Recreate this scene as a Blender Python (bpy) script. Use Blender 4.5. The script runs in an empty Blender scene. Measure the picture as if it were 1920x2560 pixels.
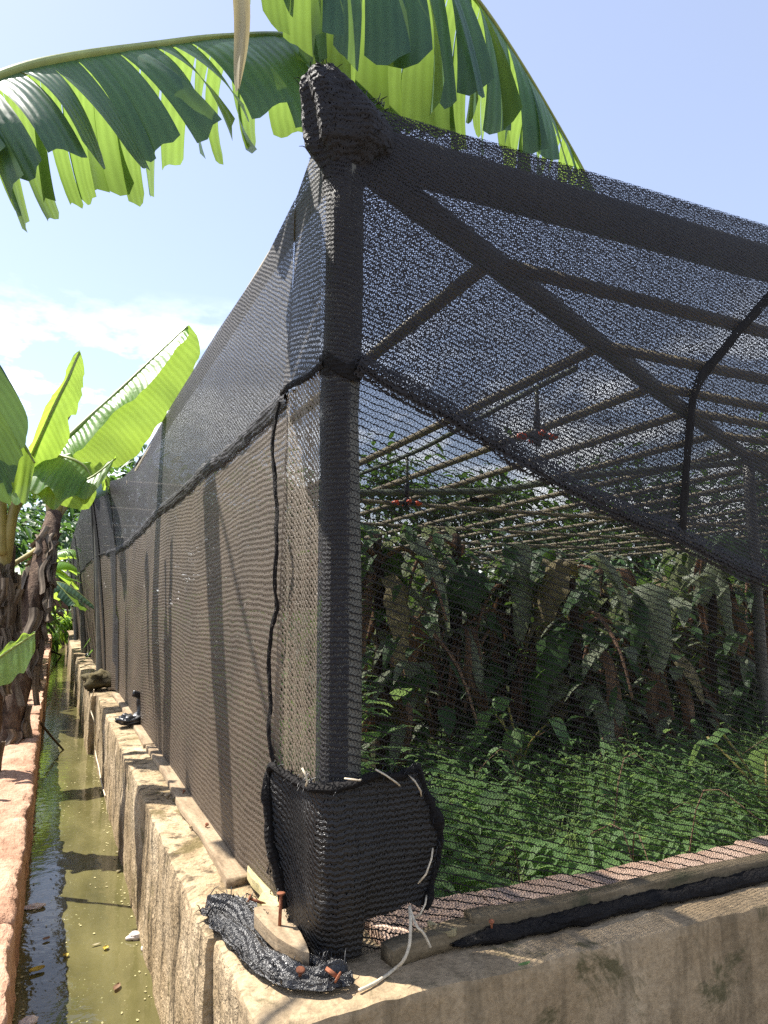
import bpy, math, random
from mathutils import Vector, Matrix, noise as mn
R = math.radians
V = Vector
rnd = random.Random(7)
sc = bpy.context.scene
COL = sc.collection

# ------------------------------------------------------------------ camera model (photo pixels 1920 x 2560)
F_PX, PITCH, YAW = 1780.0, R(7.3), R(24.56)
FW = V((math.sin(YAW), math.cos(YAW), 0)); RT = V((math.cos(YAW), -math.sin(YAW), 0))
K = 1920 / 1659.0                      # survey sheet coordinates -> photo pixels
def ray(x, y):
    x = x * K - 960; y = y * K - 1280
    f = F_PX * math.cos(PITCH) + y * math.sin(PITCH); u = F_PX * math.sin(PITCH) - y * math.cos(PITCH)
    return RT * x + FW * f + V((0, 0, u))
def aY(x, y, Y): r = ray(x, y); return r * (Y / r.y)
def aX(x, y, X): r = ray(x, y); return r * (X / r.x)
def aZ(x, y, Z): r = ray(x, y); return r * (Z / r.z)
SUN = V((-0.37, 0.40, 0.84)).normalized()

# ------------------------------------------------------------------ mesh builder
class MB:
    def __init__(s): s.v = []; s.f = []; s.uv = []
    def add(s, co, uv=(0, 0)): s.v.append(V(co)); s.uv.append(uv); return len(s.v) - 1
    def grid(s, fn, nu, nv, closeu=False):
        b = len(s.v)
        for i in range(nu + 1):
            for j in range(nv + 1):
                co, uv = fn(i / nu, j / nv); s.add(co, uv)
        for i in range(nu):
            for j in range(nv):
                a = b + i * (nv + 1) + j
                s.f.append((a, a + nv + 1, a + nv + 2, a + 1))
    def tube(s, pts, rad, n=10, caps=True, wob=0.0, flat=1.0):
        pts = [V(p) for p in pts]; m = len(pts); b = len(s.v); d = 0
        if not callable(rad):
            rr = rad if isinstance(rad, (list, tuple)) else [rad] * m
        else: rr = [rad(i / (m - 1)) for i in range(m)]
        ref = V((0, 0, 1)); 
        if abs((pts[-1] - pts[0]).normalized().z) > .9: ref = V((1, 0, 0))
        for i, p in enumerate(pts):
            t = (pts[min(i + 1, m - 1)] - pts[max(i - 1, 0)])
            t = t.normalized() if t.length > 1e-9 else V((0, 0, 1))
            a = t.cross(ref); 
            if a.length < 1e-4: a = t.cross(V((0, 1, 0)))
            a.normalize(); c = a.cross(t).normalized()
            if i: d += (p - pts[i - 1]).length
            for k in range(n + 1):
                an = 2 * math.pi * k / n
                q = p + (a * math.cos(an) + c * math.sin(an) * flat) * rr[i]
                if wob: q += mn.noise_vector(q * 9) * wob
                s.add(q, (rr[i] * an, d))
        for i in range(m - 1):
            for k in range(n):
                x = b + i * (n + 1) + k
                s.f.append((x, x + 1, x + n + 2, x + n + 1))
        if caps:
            s.f.append(tuple(b + k for k in range(n - 1, -1, -1)))
            e = b + (m - 1) * (n + 1)
            s.f.append(tuple(e + k for k in range(n)))
    def rbox(s, lo, hi, res, r=.02, amp=.01, fr=6.0, xf=None, seed=0.0):
        """worn box: faces cut into a grid, edges rounded and chipped by noise"""
        lo, hi = V(lo), V(hi); off = V((seed * 3.1, seed * 1.7, seed * 2.3))
        def warp(p):
            rr = r * (0.5 + 1.1 * abs(mn.noise(p * fr * .7 + off)) + .8 * abs(mn.noise(p * fr * 2.2 + off)))
            rr = min(rr, min(hi[i] - lo[i] for i in range(3)) * .45)
            q = V([min(max(p[i], lo[i] + rr), hi[i] - rr) for i in range(3)])
            d = p - q
            if sum(1 for c in d if abs(c) > 1e-6) >= 2: p = q + d.normalized() * rr
            p = p + mn.noise_vector(p * fr + off) * amp + mn.noise_vector(p * fr * 3.3 + off) * amp * .45 + mn.noise_vector(p * fr * 9 + off) * amp * .2
            return xf(p) if xf else p
        for ax in range(3):
            b_, c_ = (ax + 1) % 3, (ax + 2) % 3
            nb = max(2, int((hi[b_] - lo[b_]) / res)); nc = max(2, int((hi[c_] - lo[c_]) / res))
            for side in (0, 1):
                def fn(u, w):
                    p = V((0, 0, 0)); p[ax] = (hi if side else lo)[ax]
                    if not side: u = 1 - u
                    p[b_] = lo[b_] + (hi[b_] - lo[b_]) * u; p[c_] = lo[c_] + (hi[c_] - lo[c_]) * w
                    return warp(p), (p[b_], p[c_])
                s.grid(fn, nb, nc)
    def prism(s, poly, thick, res=None):
        """solid with a given top outline (list of points) and thickness downwards"""
        b = len(s.v); n = len(poly); t = V((0, 0, -thick))
        for p in poly: s.add(p, (p[0], p[1]))
        for p in poly: s.add(V(p) + t, (p[0], p[1]))
        s.f.append(tuple(range(b, b + n))); s.f.append(tuple(range(b + 2 * n - 1, b + n - 1, -1)))
        for i in range(n):
            j = (i + 1) % n; s.f.append((b + j, b + i, b + n + i, b + n + j))
    def leaf(s, p, d, up, L, W, droop=.3, fold=.25):
        d = d.normalized(); sd = d.cross(up)
        if sd.length < 1e-3: sd = d.cross(V((1, 0, 0)))
        sd.normalize(); n = sd.cross(d).normalized(); b = len(s.v)
        prof = ((0, .12), (.3, .9), (.65, .8), (1, 0.03))
        for t, w in prof:
            c = p + d * (L * t) - V((0, 0, 1)) * (droop * L * t * t)
            s.add(c + sd * (W * w) + n * (fold * W * w), (0, t)); s.add(c, (.5, t)); s.add(c - sd * (W * w) + n * (fold * W * w), (1, t))
        for i in range(3):
            a = b + i * 3
            s.f.append((a, a + 1, a + 4, a + 3)); s.f.append((a + 1, a + 2, a + 5, a + 4))
    def build(s, name, mat, parent=None, smooth=True, weld=False):
        me = bpy.data.meshes.new(name)
        o0 = parent_loc(parent)
        me.from_pydata([v - o0 for v in s.v], [], s.f)
        ul = me.uv_layers.new(name='UVMap')
        idx = [0] * len(me.loops); me.loops.foreach_get('vertex_index', idx)
        flat = [0.0] * (2 * len(idx))
        for i, k in enumerate(idx): flat[2 * i], flat[2 * i + 1] = s.uv[k]
        ul.data.foreach_set('uv', flat)
        if smooth: me.polygons.foreach_set('use_smooth', [True] * len(me.polygons))
        if mat: me.materials.append(mat)
        me.validate()
        o = bpy.data.objects.new(name, me); COL.objects.link(o)
        if parent: o.parent = parent
        if weld:
            import bmesh
            bm = bmesh.new(); bm.from_mesh(me); bmesh.ops.remove_doubles(bm, verts=bm.verts, dist=1e-5)
            bmesh.ops.recalc_face_normals(bm, faces=bm.faces); bm.to_mesh(me); bm.free()
        return o
def parent_loc(p):
    o = V((0, 0, 0))
    while p: o = o + p.location; p = p.parent
    return o
def tag(o, label=None, cat=None, group=None, kind=None):
    if label: o['label'] = label
    if cat: o['category'] = cat
    if group: o['group'] = group
    if kind: o['kind'] = kind
    return o
def thing(name, loc, label, cat, group=None):
    o = bpy.data.objects.new(name, None); COL.objects.link(o); o.location = loc; o.empty_display_size = .1
    return tag(o, label, cat, group)
def copy_tree(o, parent=None):
    c = o.copy(); COL.objects.link(c); c.parent = parent
    for ch in list(o.children): copy_tree(ch, c)
    return c
def lerp(a, b, t): return a + (b - a) * t
def resample(pts, n):
    pts = [V(p) for p in pts]
    # Catmull-Rom through the points
    out = []; m = len(pts) - 1
    for i in range(n + 1):
        t = i / n * m; k = min(int(t), m - 1); f = t - k
        p0, p1, p2, p3 = pts[max(k - 1, 0)], pts[k], pts[k + 1], pts[min(k + 2, m)]
        out.append(.5 * ((2 * p1) + (p2 - p0) * f + (2 * p0 - 5 * p1 + 4 * p2 - p3) * f * f + (3 * p1 - p0 - 3 * p2 + p3) * f ** 3))
    return out
def interp(tab, x):
    if x <= tab[0][0]: return tab[0][1]
    for (a, p), (b, q) in zip(tab, tab[1:]):
        if x <= b: return p + (q - p) * ((x - a) / (b - a))
    return tab[-1][1]

# ------------------------------------------------------------------ materials
class NT:
    def __init__(s, name):
        s.m = bpy.data.materials.new(name); s.m.use_nodes = True; s.t = s.m.node_tree; s.t.nodes.clear()
        s.out = s.n('ShaderNodeOutputMaterial')
    def n(s, typ, **kw):
        x = s.t.nodes.new(typ)
        for k, v in kw.items(): setattr(x, k, v)
        return x
    def l(s, a, b): s.t.links.new(a, b)
    def setin(s, sock, v):
        if hasattr(v, 'is_linked') or isinstance(v, bpy.types.NodeSocket): s.l(v, sock)
        else: sock.default_value = v
    def math(s, op, a, b=None, c=None, clamp=False):
        x = s.n('ShaderNodeMath', operation=op); x.use_clamp = clamp
        s.setin(x.inputs[0], a)
        if b is not None: s.setin(x.inputs[1], b)
        if c is not None: s.setin(x.inputs[2], c)
        return x.outputs[0]
    def mix(s, f, a, b, typ='MIX'):
        x = s.n('ShaderNodeMix', data_type='RGBA', blend_type=typ)
        s.setin(x.inputs[0], f); s.setin(x.inputs[6], a); s.setin(x.inputs[7], b)
        return x.outputs[2]
    def noise(s, vec, scale, detail=4, rough=.55, dist=0.0, out=0):
        x = s.n('ShaderNodeTexNoise'); x.inputs['Scale'].default_value = scale; x.inputs['Detail'].default_value = detail
        x.inputs['Roughness'].default_value = rough; x.inputs['Distortion'].default_value = dist
        if vec is not None: s.l(vec, x.inputs['Vector'])
        return x.outputs[out]
    def ramp(s, f, stops):
        x = s.n('ShaderNodeValToRGB'); e = x.color_ramp.elements
        while len(e) < len(stops): e.new(.5)
        for i, (p, c) in enumerate(stops):
            e[i].position = p; e[i].color = c if len(c) == 4 else (*c, 1)
        s.l(f, x.inputs[0]); return x.outputs[0]
    def mapping(s, vec, scale=(1, 1, 1), rot=(0, 0, 0), loc=(0, 0, 0)):
        x = s.n('ShaderNodeMapping'); x.inputs['Scale'].default_value = scale; x.inputs['Rotation'].default_value = rot; x.inputs['Location'].default_value = loc
        s.l(vec, x.inputs['Vector']); return x.outputs[0]
    def coord(s, which='Object'): return s.n('ShaderNodeTexCoord').outputs[which]
    def bump(s, h, strength=.5, dist=.01, normal=None):
        x = s.n('ShaderNodeBump'); x.inputs['Strength'].default_value = strength; x.inputs['Distance'].default_value = dist
        s.l(h, x.inputs['Height'])
        if normal is not None: s.l(normal, x.inputs['Normal'])
        return x.outputs[0]
    def bsdf(s, color, rough=.7, normal=None, spec=.5, **kw):
        x = s.n('ShaderNodeBsdfPrincipled'); s.setin(x.inputs['Base Color'], color if not isinstance(color, tuple) else (*color[:3], 1))
        s.setin(x.inputs['Roughness'], rough); x.inputs['Specular IOR Level'].default_value = spec
        if normal is not None: s.l(normal, x.inputs['Normal'])
        for k, v in kw.items(): s.setin(x.inputs[k], v)
        return x.outputs[0]
    def done(s, sh): s.l(sh, s.out.inputs[0]); return s.m

def net_mat(name, p=.02, q=.010, wr=.0045, wz=.0024, base=(.010, .010, .011), rough=.45, warp=.006, dust=(.10, .085, .07), dustf=.10, close=.0, spec=.5, wave=.10, cs=62):
    t = NT(name); uv = t.coord('UV')
    nz = t.noise(uv, 7, 2, .5, out=1)
    sub = t.n('ShaderNodeVectorMath', operation='SUBTRACT'); t.l(nz, sub.inputs[0]); sub.inputs[1].default_value = (.5, .5, .5)
    mul = t.n('ShaderNodeVectorMath', operation='SCALE'); t.l(sub.outputs[0], mul.inputs[0]); mul.inputs[3].default_value = warp * 4
    add = t.n('ShaderNodeVectorMath', operation='ADD'); t.l(uv, add.inputs[0]); t.l(mul.outputs[0], add.inputs[1])
    nz2 = t.noise(uv, 70, 2, .5, out=1)
    sub2 = t.n('ShaderNodeVectorMath', operation='SUBTRACT'); t.l(nz2, sub2.inputs[0]); sub2.inputs[1].default_value = (.5, .5, .5)
    mul2 = t.n('ShaderNodeVectorMath', operation='SCALE'); t.l(sub2.outputs[0], mul2.inputs[0]); mul2.inputs[3].default_value = warp * .9
    add2 = t.n('ShaderNodeVectorMath', operation='ADD'); t.l(add.outputs[0], add2.inputs[0]); t.l(mul2.outputs[0], add2.inputs[1])
    sp = t.n('ShaderNodeSeparateXYZ'); t.l(add2.outputs[0], sp.inputs[0])
    u, v = sp.outputs[0], sp.outputs[1]
    tv0 = t.math('DIVIDE', v, p)
    wv = t.math('MULTIPLY', t.math('SINE', t.math('MULTIPLY', u, math.pi / q)), wave)
    tv = t.math('ADD', tv0, wv)
    dr = t.math('ABSOLUTE', t.math('SUBTRACT', t.math('FRACT', tv), .5))
    wid = t.math('ADD', t.math('MULTIPLY', t.noise(uv, 90, 1), .9), .55)
    row = t.math('LESS_THAN', dr, t.math('MULTIPLY', wid, wr / p / 2))
    tri = t.math('MULTIPLY', t.math('PINGPONG', tv0, .5), 1.7)
    tu = t.math('ADD', t.math('DIVIDE', u, q), tri)
    dz = t.math('ABSOLUTE', t.math('SUBTRACT', t.math('FRACT', tu), .5))
    zig = t.math('LESS_THAN', dz, t.math('MULTIPLY', wid, wz / q / 2))
    al = t.math('MAXIMUM', row, zig)
    if close: al = t.math('MAXIMUM', al, t.math('GREATER_THAN', t.noise(uv, cs, 2, .6), 1 - close))
    h = t.math('ADD', t.math('MULTIPLY', dr, -1.0), t.math('MULTIPLY', t.noise(uv, 260, 2), .7))
    nrm = t.bump(h, .9, .006)
    col = t.mix(t.math('MULTIPLY', t.noise(uv, 1.7, 4), dustf * 2, clamp=True), (*base, 1), (*dust, 1))
    b = t.bsdf(col, rough, nrm, spec)
    tr = t.n('ShaderNodeBsdfTransparent'); mx = t.n('ShaderNodeMixShader')
    t.l(al, mx.inputs[0]); t.l(tr.outputs[0], mx.inputs[1]); t.l(b, mx.inputs[2])
    return t.done(mx.outputs[0])

def leaf_mat(name, c1, c2, tcol, trans=.45, rough=.42, veins=90.0, dry=None, spec=.4):
    t = NT(name); uv = t.coord('UV'); ob = t.coord('Object')
    sp = t.n('ShaderNodeSeparateXYZ'); t.l(uv, sp.inputs[0])
    vein = t.math('SINE', t.math('MULTIPLY', t.math('ADD', sp.outputs[0], t.math('MULTIPLY', t.noise(uv, 5, 2), .02)), veins * 2))
    f = t.math('ADD', t.math('MULTIPLY', vein, .16), t.noise(ob, 6, 3), clamp=True)
    f = t.math('MULTIPLY', t.math('SUBTRACT', f, .25), 1.7, clamp=True)
    col = t.mix(f, (*c1, 1), (*c2, 1))
    tc = t.mix(f, (tcol[0] * .75, tcol[1] * .75, tcol[2] * .75, 1), (*tcol, 1))
    if dry:
        # brown dry rim and blotches: wear that belongs to the leaf
        e = t.math('GREATER_THAN', t.math('ADD', sp.outputs[1], t.math('MULTIPLY', t.noise(ob, 16, 4), .12)), 1.085)
        col = t.mix(e, col, (*dry, 1)); tc = t.mix(e, tc, (*dry, 1))
    nrm = t.bump(vein, .25, .004)
    b = t.bsdf(col, rough, nrm, spec)
    tl = t.n('ShaderNodeBsdfTranslucent'); t.l(tc, tl.inputs[0])
    mx = t.n('ShaderNodeMixShader'); mx.inputs[0].default_value = trans
    t.l(b, mx.inputs[1]); t.l(tl.outputs[0], mx.inputs[2])
    return t.done(mx.outputs[0])

def rough_mat(name, stops, scale=3.0, stretch=(1, 1, 1), stain=None, stainamt=.5, rough=.9, bump=.5, bdist=.012, fine=60, moss=None, mossthr=.62, wet=None):
    t = NT(name); ob = t.coord('Object')
    mp = t.mapping(ob, stretch)
    n1 = t.noise(mp, scale, 8, .62, .3)
    col = t.ramp(n1, stops)
    g = t.noise(ob, fine, 3, .6)
    col = t.mix(.55, col, t.ramp(g, [(.3, (.55, .55, .55)), (.7, (1.25, 1.25, 1.25))]), 'MULTIPLY')
    if stain:
        ms = t.mapping(ob, (7, 7, .9)); sn = t.noise(ms, 2.2, 6, .65, .4)
        sf = t.math('MULTIPLY', t.math('SUBTRACT', sn, .50), 8, clamp=True)
        col = t.mix(t.math('MULTIPLY', sf, stainamt), col, (*stain, 1))
    if moss:
        mo = t.noise(ob, 4.5, 6, .7, .6)
        mf = t.math('MULTIPLY', t.math('SUBTRACT', mo, mossthr), 12, clamp=True)
        col = t.mix(t.math('MULTIPLY', mf, .8), col, (*moss, 1))
    if wet:
        z0, z1, wc = wet
        sp = t.n('ShaderNodeSeparateXYZ'); t.l(ob, sp.inputs[0])
        zz = t.math('ADD', sp.outputs[2], t.math('MULTIPLY', t.noise(ob, 11, 4), -.10))
        wf = t.math('DIVIDE', t.math('SUBTRACT', z1, zz), z1 - z0, clamp=True)
        col = t.mix(t.math('MULTIPLY', wf, .85), col, (*wc, 1))
    pit = t.noise(mp, 22, 5, .7)
    h = t.math('ADD', t.math('MULTIPLY', g, .5), pit)
    nrm = t.bump(h, bump, bdist)
    return t.done(t.bsdf(col, rough, nrm, .25))

def flat_mat(name, c, rough=.6, var=.25, scale=20, bump=.2, spec=.4, stretch=(1, 1, 1), metal=0.0):
    t = NT(name); ob = t.mapping(t.coord('Object'), stretch); n1 = t.noise(ob, scale, 5, .6)
    lo = tuple(x * (1 - var) for x in c); hi = tuple(min(1, x * (1 + var)) for x in c)
    col = t.ramp(n1, [(.3, lo), (.7, hi)])
    return t.done(t.bsdf(col, rough, t.bump(n1, bump, .005), spec, Metallic=metal))

M = {}
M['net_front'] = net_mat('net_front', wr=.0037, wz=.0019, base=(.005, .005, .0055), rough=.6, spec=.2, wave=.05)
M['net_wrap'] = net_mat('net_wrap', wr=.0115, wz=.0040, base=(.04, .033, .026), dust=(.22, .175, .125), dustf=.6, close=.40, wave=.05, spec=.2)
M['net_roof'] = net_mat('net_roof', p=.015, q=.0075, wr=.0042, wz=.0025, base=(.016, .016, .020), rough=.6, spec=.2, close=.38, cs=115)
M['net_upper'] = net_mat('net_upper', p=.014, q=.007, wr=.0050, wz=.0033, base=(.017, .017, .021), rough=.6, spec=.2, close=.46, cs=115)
M['net_side'] = net_mat('net_side', wr=.0118, wz=.0066, base=(.022, .017, .013), rough=.55, dust=(.135, .100, .068), dustf=.5, close=.47, wave=.06, spec=.3)
M['net_side_upper'] = net_mat('net_side_upper', p=.016, q=.008, wr=.0088, wz=.0050, base=(.009, .009, .012), rough=.6, dust=(.045, .040, .038), dustf=.5, close=.43, wave=.06, spec=.25, cs=100)
M['net_far_roof'] = net_mat('net_far_roof', p=.015, q=.0075, wr=.0047, wz=.0028, base=(.012, .012, .014), rough=.6, spec=.2, close=.45, cs=115)
M['net_hood'] = net_mat('net_hood', p=.018, q=.009, wr=.0125, wz=.0070, base=(.014, .014, .017), rough=.65, spec=.25, close=.46, warp=.009)
M['net_dense'] = net_mat('net_dense', p=.013, q=.0065, wr=.0105, wz=.0055, base=(.006, .006, .007), rough=.33, warp=.008, close=.55, spec=.6)
M['net_seam'] = net_mat('net_seam', p=.013, q=.0065, wr=.0105, wz=.0055, base=(.005, .005, .006), rough=.75, warp=.008, close=.55, spec=.12)
M['net_patch'] = net_mat('net_patch', p=.015, q=.0075, wr=.0095, wz=.0052, base=(.004, .004, .004), rough=.34, warp=.006, close=.5, spec=.38)
M['net_roll'] = flat_mat('net_roll', (.014, .014, .016), .42, .5, 150, 1.0, .6)
M['thread'] = flat_mat('black_thread', (.012, .012, .013), .4, .3, 60, .3)
M['concrete'] = rough_mat('concrete', [(.22, (.12, .085, .05)), (.42, (.31, .225, .125)), (.58, (.47, .36, .225)), (.8, (.66, .54, .36))], 2.6,
                          stain=(.055, .040, .022), stainamt=.85, bump=.8, bdist=.022, moss=(.11, .085, .028), mossthr=.565, wet=(-1.50, -1.30, (.30, .16, .02)))
M['front_concrete'] = rough_mat('front_concrete', [(.22, (.16, .115, .065)), (.45, (.33, .24, .14)), (.75, (.50, .385, .245))], 2.2,
                          stain=(.08, .062, .036), stainamt=.42, bump=.6, bdist=.012, moss=(.060, .058, .022), mossthr=.555)
M['laterite'] = rough_mat('laterite', [(.25, (.17, .09, .055)), (.42, (.38, .215, .135)), (.60, (.53, .335, .225)), (.85, (.60, .44, .33))], 5.0,
                          stretch=(1.6, .6, 1), bump=.9, bdist=.02, fine=45, moss=(.16, .09, .055), mossthr=.60)
M['brick'] = rough_mat('brick', [(.25, (.36, .22, .15)), (.5, (.55, .38, .28)), (.8, (.62, .46, .36))], 6, bump=.7)
M['far_brick'] = rough_mat('far_brick', [(.25, (.16, .085, .06)), (.5, (.27, .15, .11)), (.8, (.36, .22, .17))], 2.0, bump=.5, stain=(.06, .045, .035))
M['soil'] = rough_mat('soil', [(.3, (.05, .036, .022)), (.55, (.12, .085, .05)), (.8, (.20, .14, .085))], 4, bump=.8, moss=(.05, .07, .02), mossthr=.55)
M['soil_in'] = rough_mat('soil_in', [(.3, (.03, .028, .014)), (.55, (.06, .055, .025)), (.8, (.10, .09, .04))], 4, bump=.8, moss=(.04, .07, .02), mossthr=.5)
M['old_wood'] = rough_mat('old_wood', [(.25, (.12, .08, .045)), (.5, (.29, .215, .135)), (.8, (.43, .34, .225))], 5, stretch=(6, .7, 6), bump=.4, bdist=.004, fine=90, moss=(.12, .09, .05), mossthr=.63)
M['grey_wood'] = rough_mat('grey_wood', [(.25, (.05, .04, .024)), (.5, (.15, .115, .068)), (.8, (.26, .20, .125))], 5, stretch=(.7, 6, 6), bump=.5, bdist=.004, fine=90, moss=(.05, .05, .025), mossthr=.58)
M['pale_wood'] = rough_mat('pale_wood', [(.25, (.28, .23, .09)), (.5, (.45, .38, .19)), (.8, (.55, .47, .28))], 6, stretch=(4, 1, 4), bump=.5, bdist=.004, fine=80, moss=(.15, .11, .05), mossthr=.66)
M['rust'] = flat_mat('rust', (.24, .085, .04), .75, .5, 60, .6, .3)
M['pipe'] = flat_mat('grey_pipe', (.13, .125, .105), .5, .25, 9, .15, .4)
M['purlin'] = flat_mat('bamboo_pipe', (.27, .225, .14), .55, .4, 7, .25, .4)
M['hose'] = flat_mat('green_hose', (.14, .16, .11), .5, .3, 9, .2)
M['orange'] = flat_mat('orange_plastic', (.62, .09, .03), .35, .15, 20, .1, .5)
M['black_plastic'] = flat_mat('black_plastic', (.02, .02, .022), .3, .3, 20, .4, .5)
M['string'] = flat_mat('white_string', (.55, .47, .34), .8, .25, 80, .5, .2)
M['rock'] = rough_mat('rock', [(.3, (.035, .028, .015)), (.55, (.10, .08, .035)), (.8, (.25, .20, .08))], 8, bump=.9, moss=(.16, .13, .04), mossthr=.58)
M['foam'] = flat_mat('white_foam', (.70, .62, .58), .8, .2, 30, .6, .2)
M['stick'] = flat_mat('dark_stick', (.05, .036, .024), .8, .4, 20, .6, .2)
M['banana'] = leaf_mat('banana_leaf', (.026, .075, .050), (.045, .108, .066), (.30, .48, .06), .24, .38, 75, (.42, .30, .10))
M['banana_translucent'] = leaf_mat('banana_translucent', (.045, .115, .045), (.07, .15, .055), (.29, .44, .08), .5, .4, 75, (.42, .30, .10))  # lighter, more translucent green for the far halves of the torn leaves
M['banana_bright'] = leaf_mat('banana_bright', (.085, .19, .045), (.14, .27, .075), (.56, .80, .10), .5, .36, 75, (.40, .28, .10))
M['dead_leaf'] = leaf_mat('dead_leaf', (.18, .105, .065), (.42, .27, .18), (.42, .24, .13), .3, .8, 60, None, .2)
M['tan_leaf'] = leaf_mat('tan_leaf', (.40, .34, .20), (.50, .44, .28), (.45, .38, .18), .25, .6, 60, None, .3)
M['grey_leaf'] = leaf_mat('grey_leaf', (.20, .24, .14), (.36, .40, .27), (.42, .48, .24), .35, .5, 70, (.25, .15, .07))
M['olive_leaf'] = leaf_mat('olive_leaf', (.22, .19, .09), (.40, .33, .20), (.46, .38, .16), .35, .65, 60, (.25, .14, .07), .2)
M['dark_leaf'] = leaf_mat('dark_leaf', (.04, .09, .03), (.08, .15, .05), (.22, .38, .07), .35, .4, 60)
M['herb'] = leaf_mat('herb_leaf', (.13, .25, .085), (.30, .44, .17), (.48, .70, .20), .42, .42, 40)
M['tree_leaf'] = leaf_mat('tree_leaf', (.022, .06, .018), (.05, .11, .03), (.16, .32, .05), .35, .42, 40)
M['yellow_leaf'] = leaf_mat('yellow_leaf', (.50, .36, .04), (.62, .46, .08), (.5, .4, .05), .2, .5, 40)
M['midrib'] = flat_mat('midrib', (.28, .33, .10), .4, .2, 12, .2)
M['petiole'] = flat_mat('petiole', (.33, .27, .09), .45, .35, 6, .2)
M['sheath'] = leaf_mat('dry_sheath', (.10, .075, .055), (.30, .24, .175), (.20, .14, .08), .12, .85, 60, None, .2)
M['trunk'] = rough_mat('banana_trunk', [(.25, (.035, .022, .016)), (.48, (.12, .075, .05)), (.65, (.22, .15, .10)), (.85, (.34, .26, .18))], 5, stretch=(4, 4, .8), bump=1.0, bdist=.02, fine=40)
M['stem_in'] = rough_mat('plant_stem', [(.25, (.02, .014, .01)), (.5, (.06, .04, .026)), (.8, (.16, .10, .065))], 6, stretch=(4, 4, .8), bump=.8, bdist=.01, fine=40)

def water_mat():
    t = NT('canal_water'); ob = t.coord('Object')
    n1 = t.noise(t.mapping(ob, (2.2, .8, 1)), 2.0, 5, .6)
    col = t.ramp(n1, [(.3, (.065, .060, .022)), (.6, (.118, .106, .042)), (.8, (.18, .16, .075))])
    sp = t.noise(ob, 75, 2, .5); sf = t.math('GREATER_THAN', t.math('ADD', sp, t.math('MULTIPLY', t.noise(ob, 4, 3), .25)), .865)
    col = t.mix(sf, col, (.32, .31, .15, 1))
    rg = t.math('ADD', t.math('MULTIPLY', sf, .3), t.math('MULTIPLY', t.noise(ob, 6, 4), .10))
    h = t.noise(t.mapping(ob, (1, 1, 1)), 14, 3, .5)
    return t.done(t.bsdf(col, rg, t.bump(h, .10, .02), .55, IOR=1.33))
M['water'] = water_mat()

# ------------------------------------------------------------------ setting
def sheet(name, x0, x1, y0, y1, z, mat, n=2, amp=0.0, fr=1.5):
    mb = MB()
    nx = n; ny = max(2, int(n * (y1 - y0) / (x1 - x0))) if amp else 2
    def fn(u, v):
        p = V((lerp(x0, x1, u), lerp(y0, y1, v), z))
        if amp: p.z += amp * (mn.noise(p * fr) + .5 * mn.noise(p * fr * 3))
        return p, (p.x, p.y)
    mb.grid(fn, nx, min(ny, 200))
    return tag(mb.build(name, mat), kind='structure')
sheet('ground', -600, 600, -60, 900, -1.80, M['soil'])
sheet('bank_soil', -9, -.20, -2, 40, -1.28, M['soil'], 40, .05)
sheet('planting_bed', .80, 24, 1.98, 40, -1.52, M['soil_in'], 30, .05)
sheet('canal_water', -.14, .62, -1.5, 29, -1.476, M['water'])

# concrete wall along the canal, stepped, with the corner pillar and the front length
ZT = -.90
wall = thing('concrete_wall', (.64, 1.9, -1.8), 'low weathered concrete wall with dark stains running beside the canal and turning the corner under the net', 'wall')
mb = MB()
mb.rbox((.415, 2.08, -1.85), (.80, 7.8, ZT), .024, .013, .010, 5, seed=1)
mb.rbox((.355, 7.805, -1.85), (.80, 13.8, ZT - .01), .06, .025, .014, 4, seed=3)
mb.rbox((.33, 13.805, -1.85), (.80, 20, ZT + .005), .09, .03, .015, 3, seed=4)
mb.rbox((.37, 20.005, -1.85), (.80, 28.5, ZT - .01), .12, .03, .015, 3, seed=5)
mb.build('canal_side', M['concrete'], wall)
mb = MB(); mb.rbox((.4405, 1.79, -1.85), (.84, 2.078, ZT + .001), .016, .020, .008, 6, seed=6)
mb.build('corner_pillar', M['concrete'], wall)
mb = MB(); mb.rbox((.438, 1.585, -1.85), (3.3, 1.832, ZT + .003), .016, .013, .008, 6, seed=7); mb.rbox((3.2, 1.59, -1.85), (8, 1.83, ZT + .001), .06, .018, .008, 5, seed=8)
mb.build('front_side', M['front_concrete'], wall)
mb = MB()
x = .842; i = 0
while x < 8:
    L = rnd.uniform(.36, .46); mb.rbox((x, 1.834, -1.85), (x + L - .003, 2.03 + rnd.uniform(-.012, .012), ZT + .012 + rnd.uniform(-.008, .012)), .028 if x < 3 else .06, .016, .007, 7, seed=i); x += L; i += 1
mb.build('brick_course', M['brick'], wall)

# laterite wall on the other bank
red = thing('laterite_wall', (-.17, 1, -1.8), 'low orange laterite block wall on the left bank of the canal', 'wall')
mb = MB(); y = -1.2; i = 0
while y < 28:
    L = rnd.uniform(.9, 1.7); z = -1.045 + rnd.uniform(-.02, .02) - .0 * y
    x1 = -.066 + rnd.uniform(-.012, .010)
    mb.rbox((-.305 + rnd.uniform(-.015, .015), y, -1.8), (x1, y + L - .008, z), .014 if y < 6 else (.05 if y < 12 else .12), .034, .017, 5, seed=20 + i)
    y += L; i += 1
mb.build('block_course', M['laterite'], red)
# end wall across the canal
fw = MB()
fw.rbox((-7, 29.2, -1.8), (1.5, 29.5, 1.0), .25, .03, .03, 2, seed=60)
tag(fw.build('brick_wall', M['far_brick']), 'dull red brick wall closing the far end of the canal', 'wall')

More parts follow.
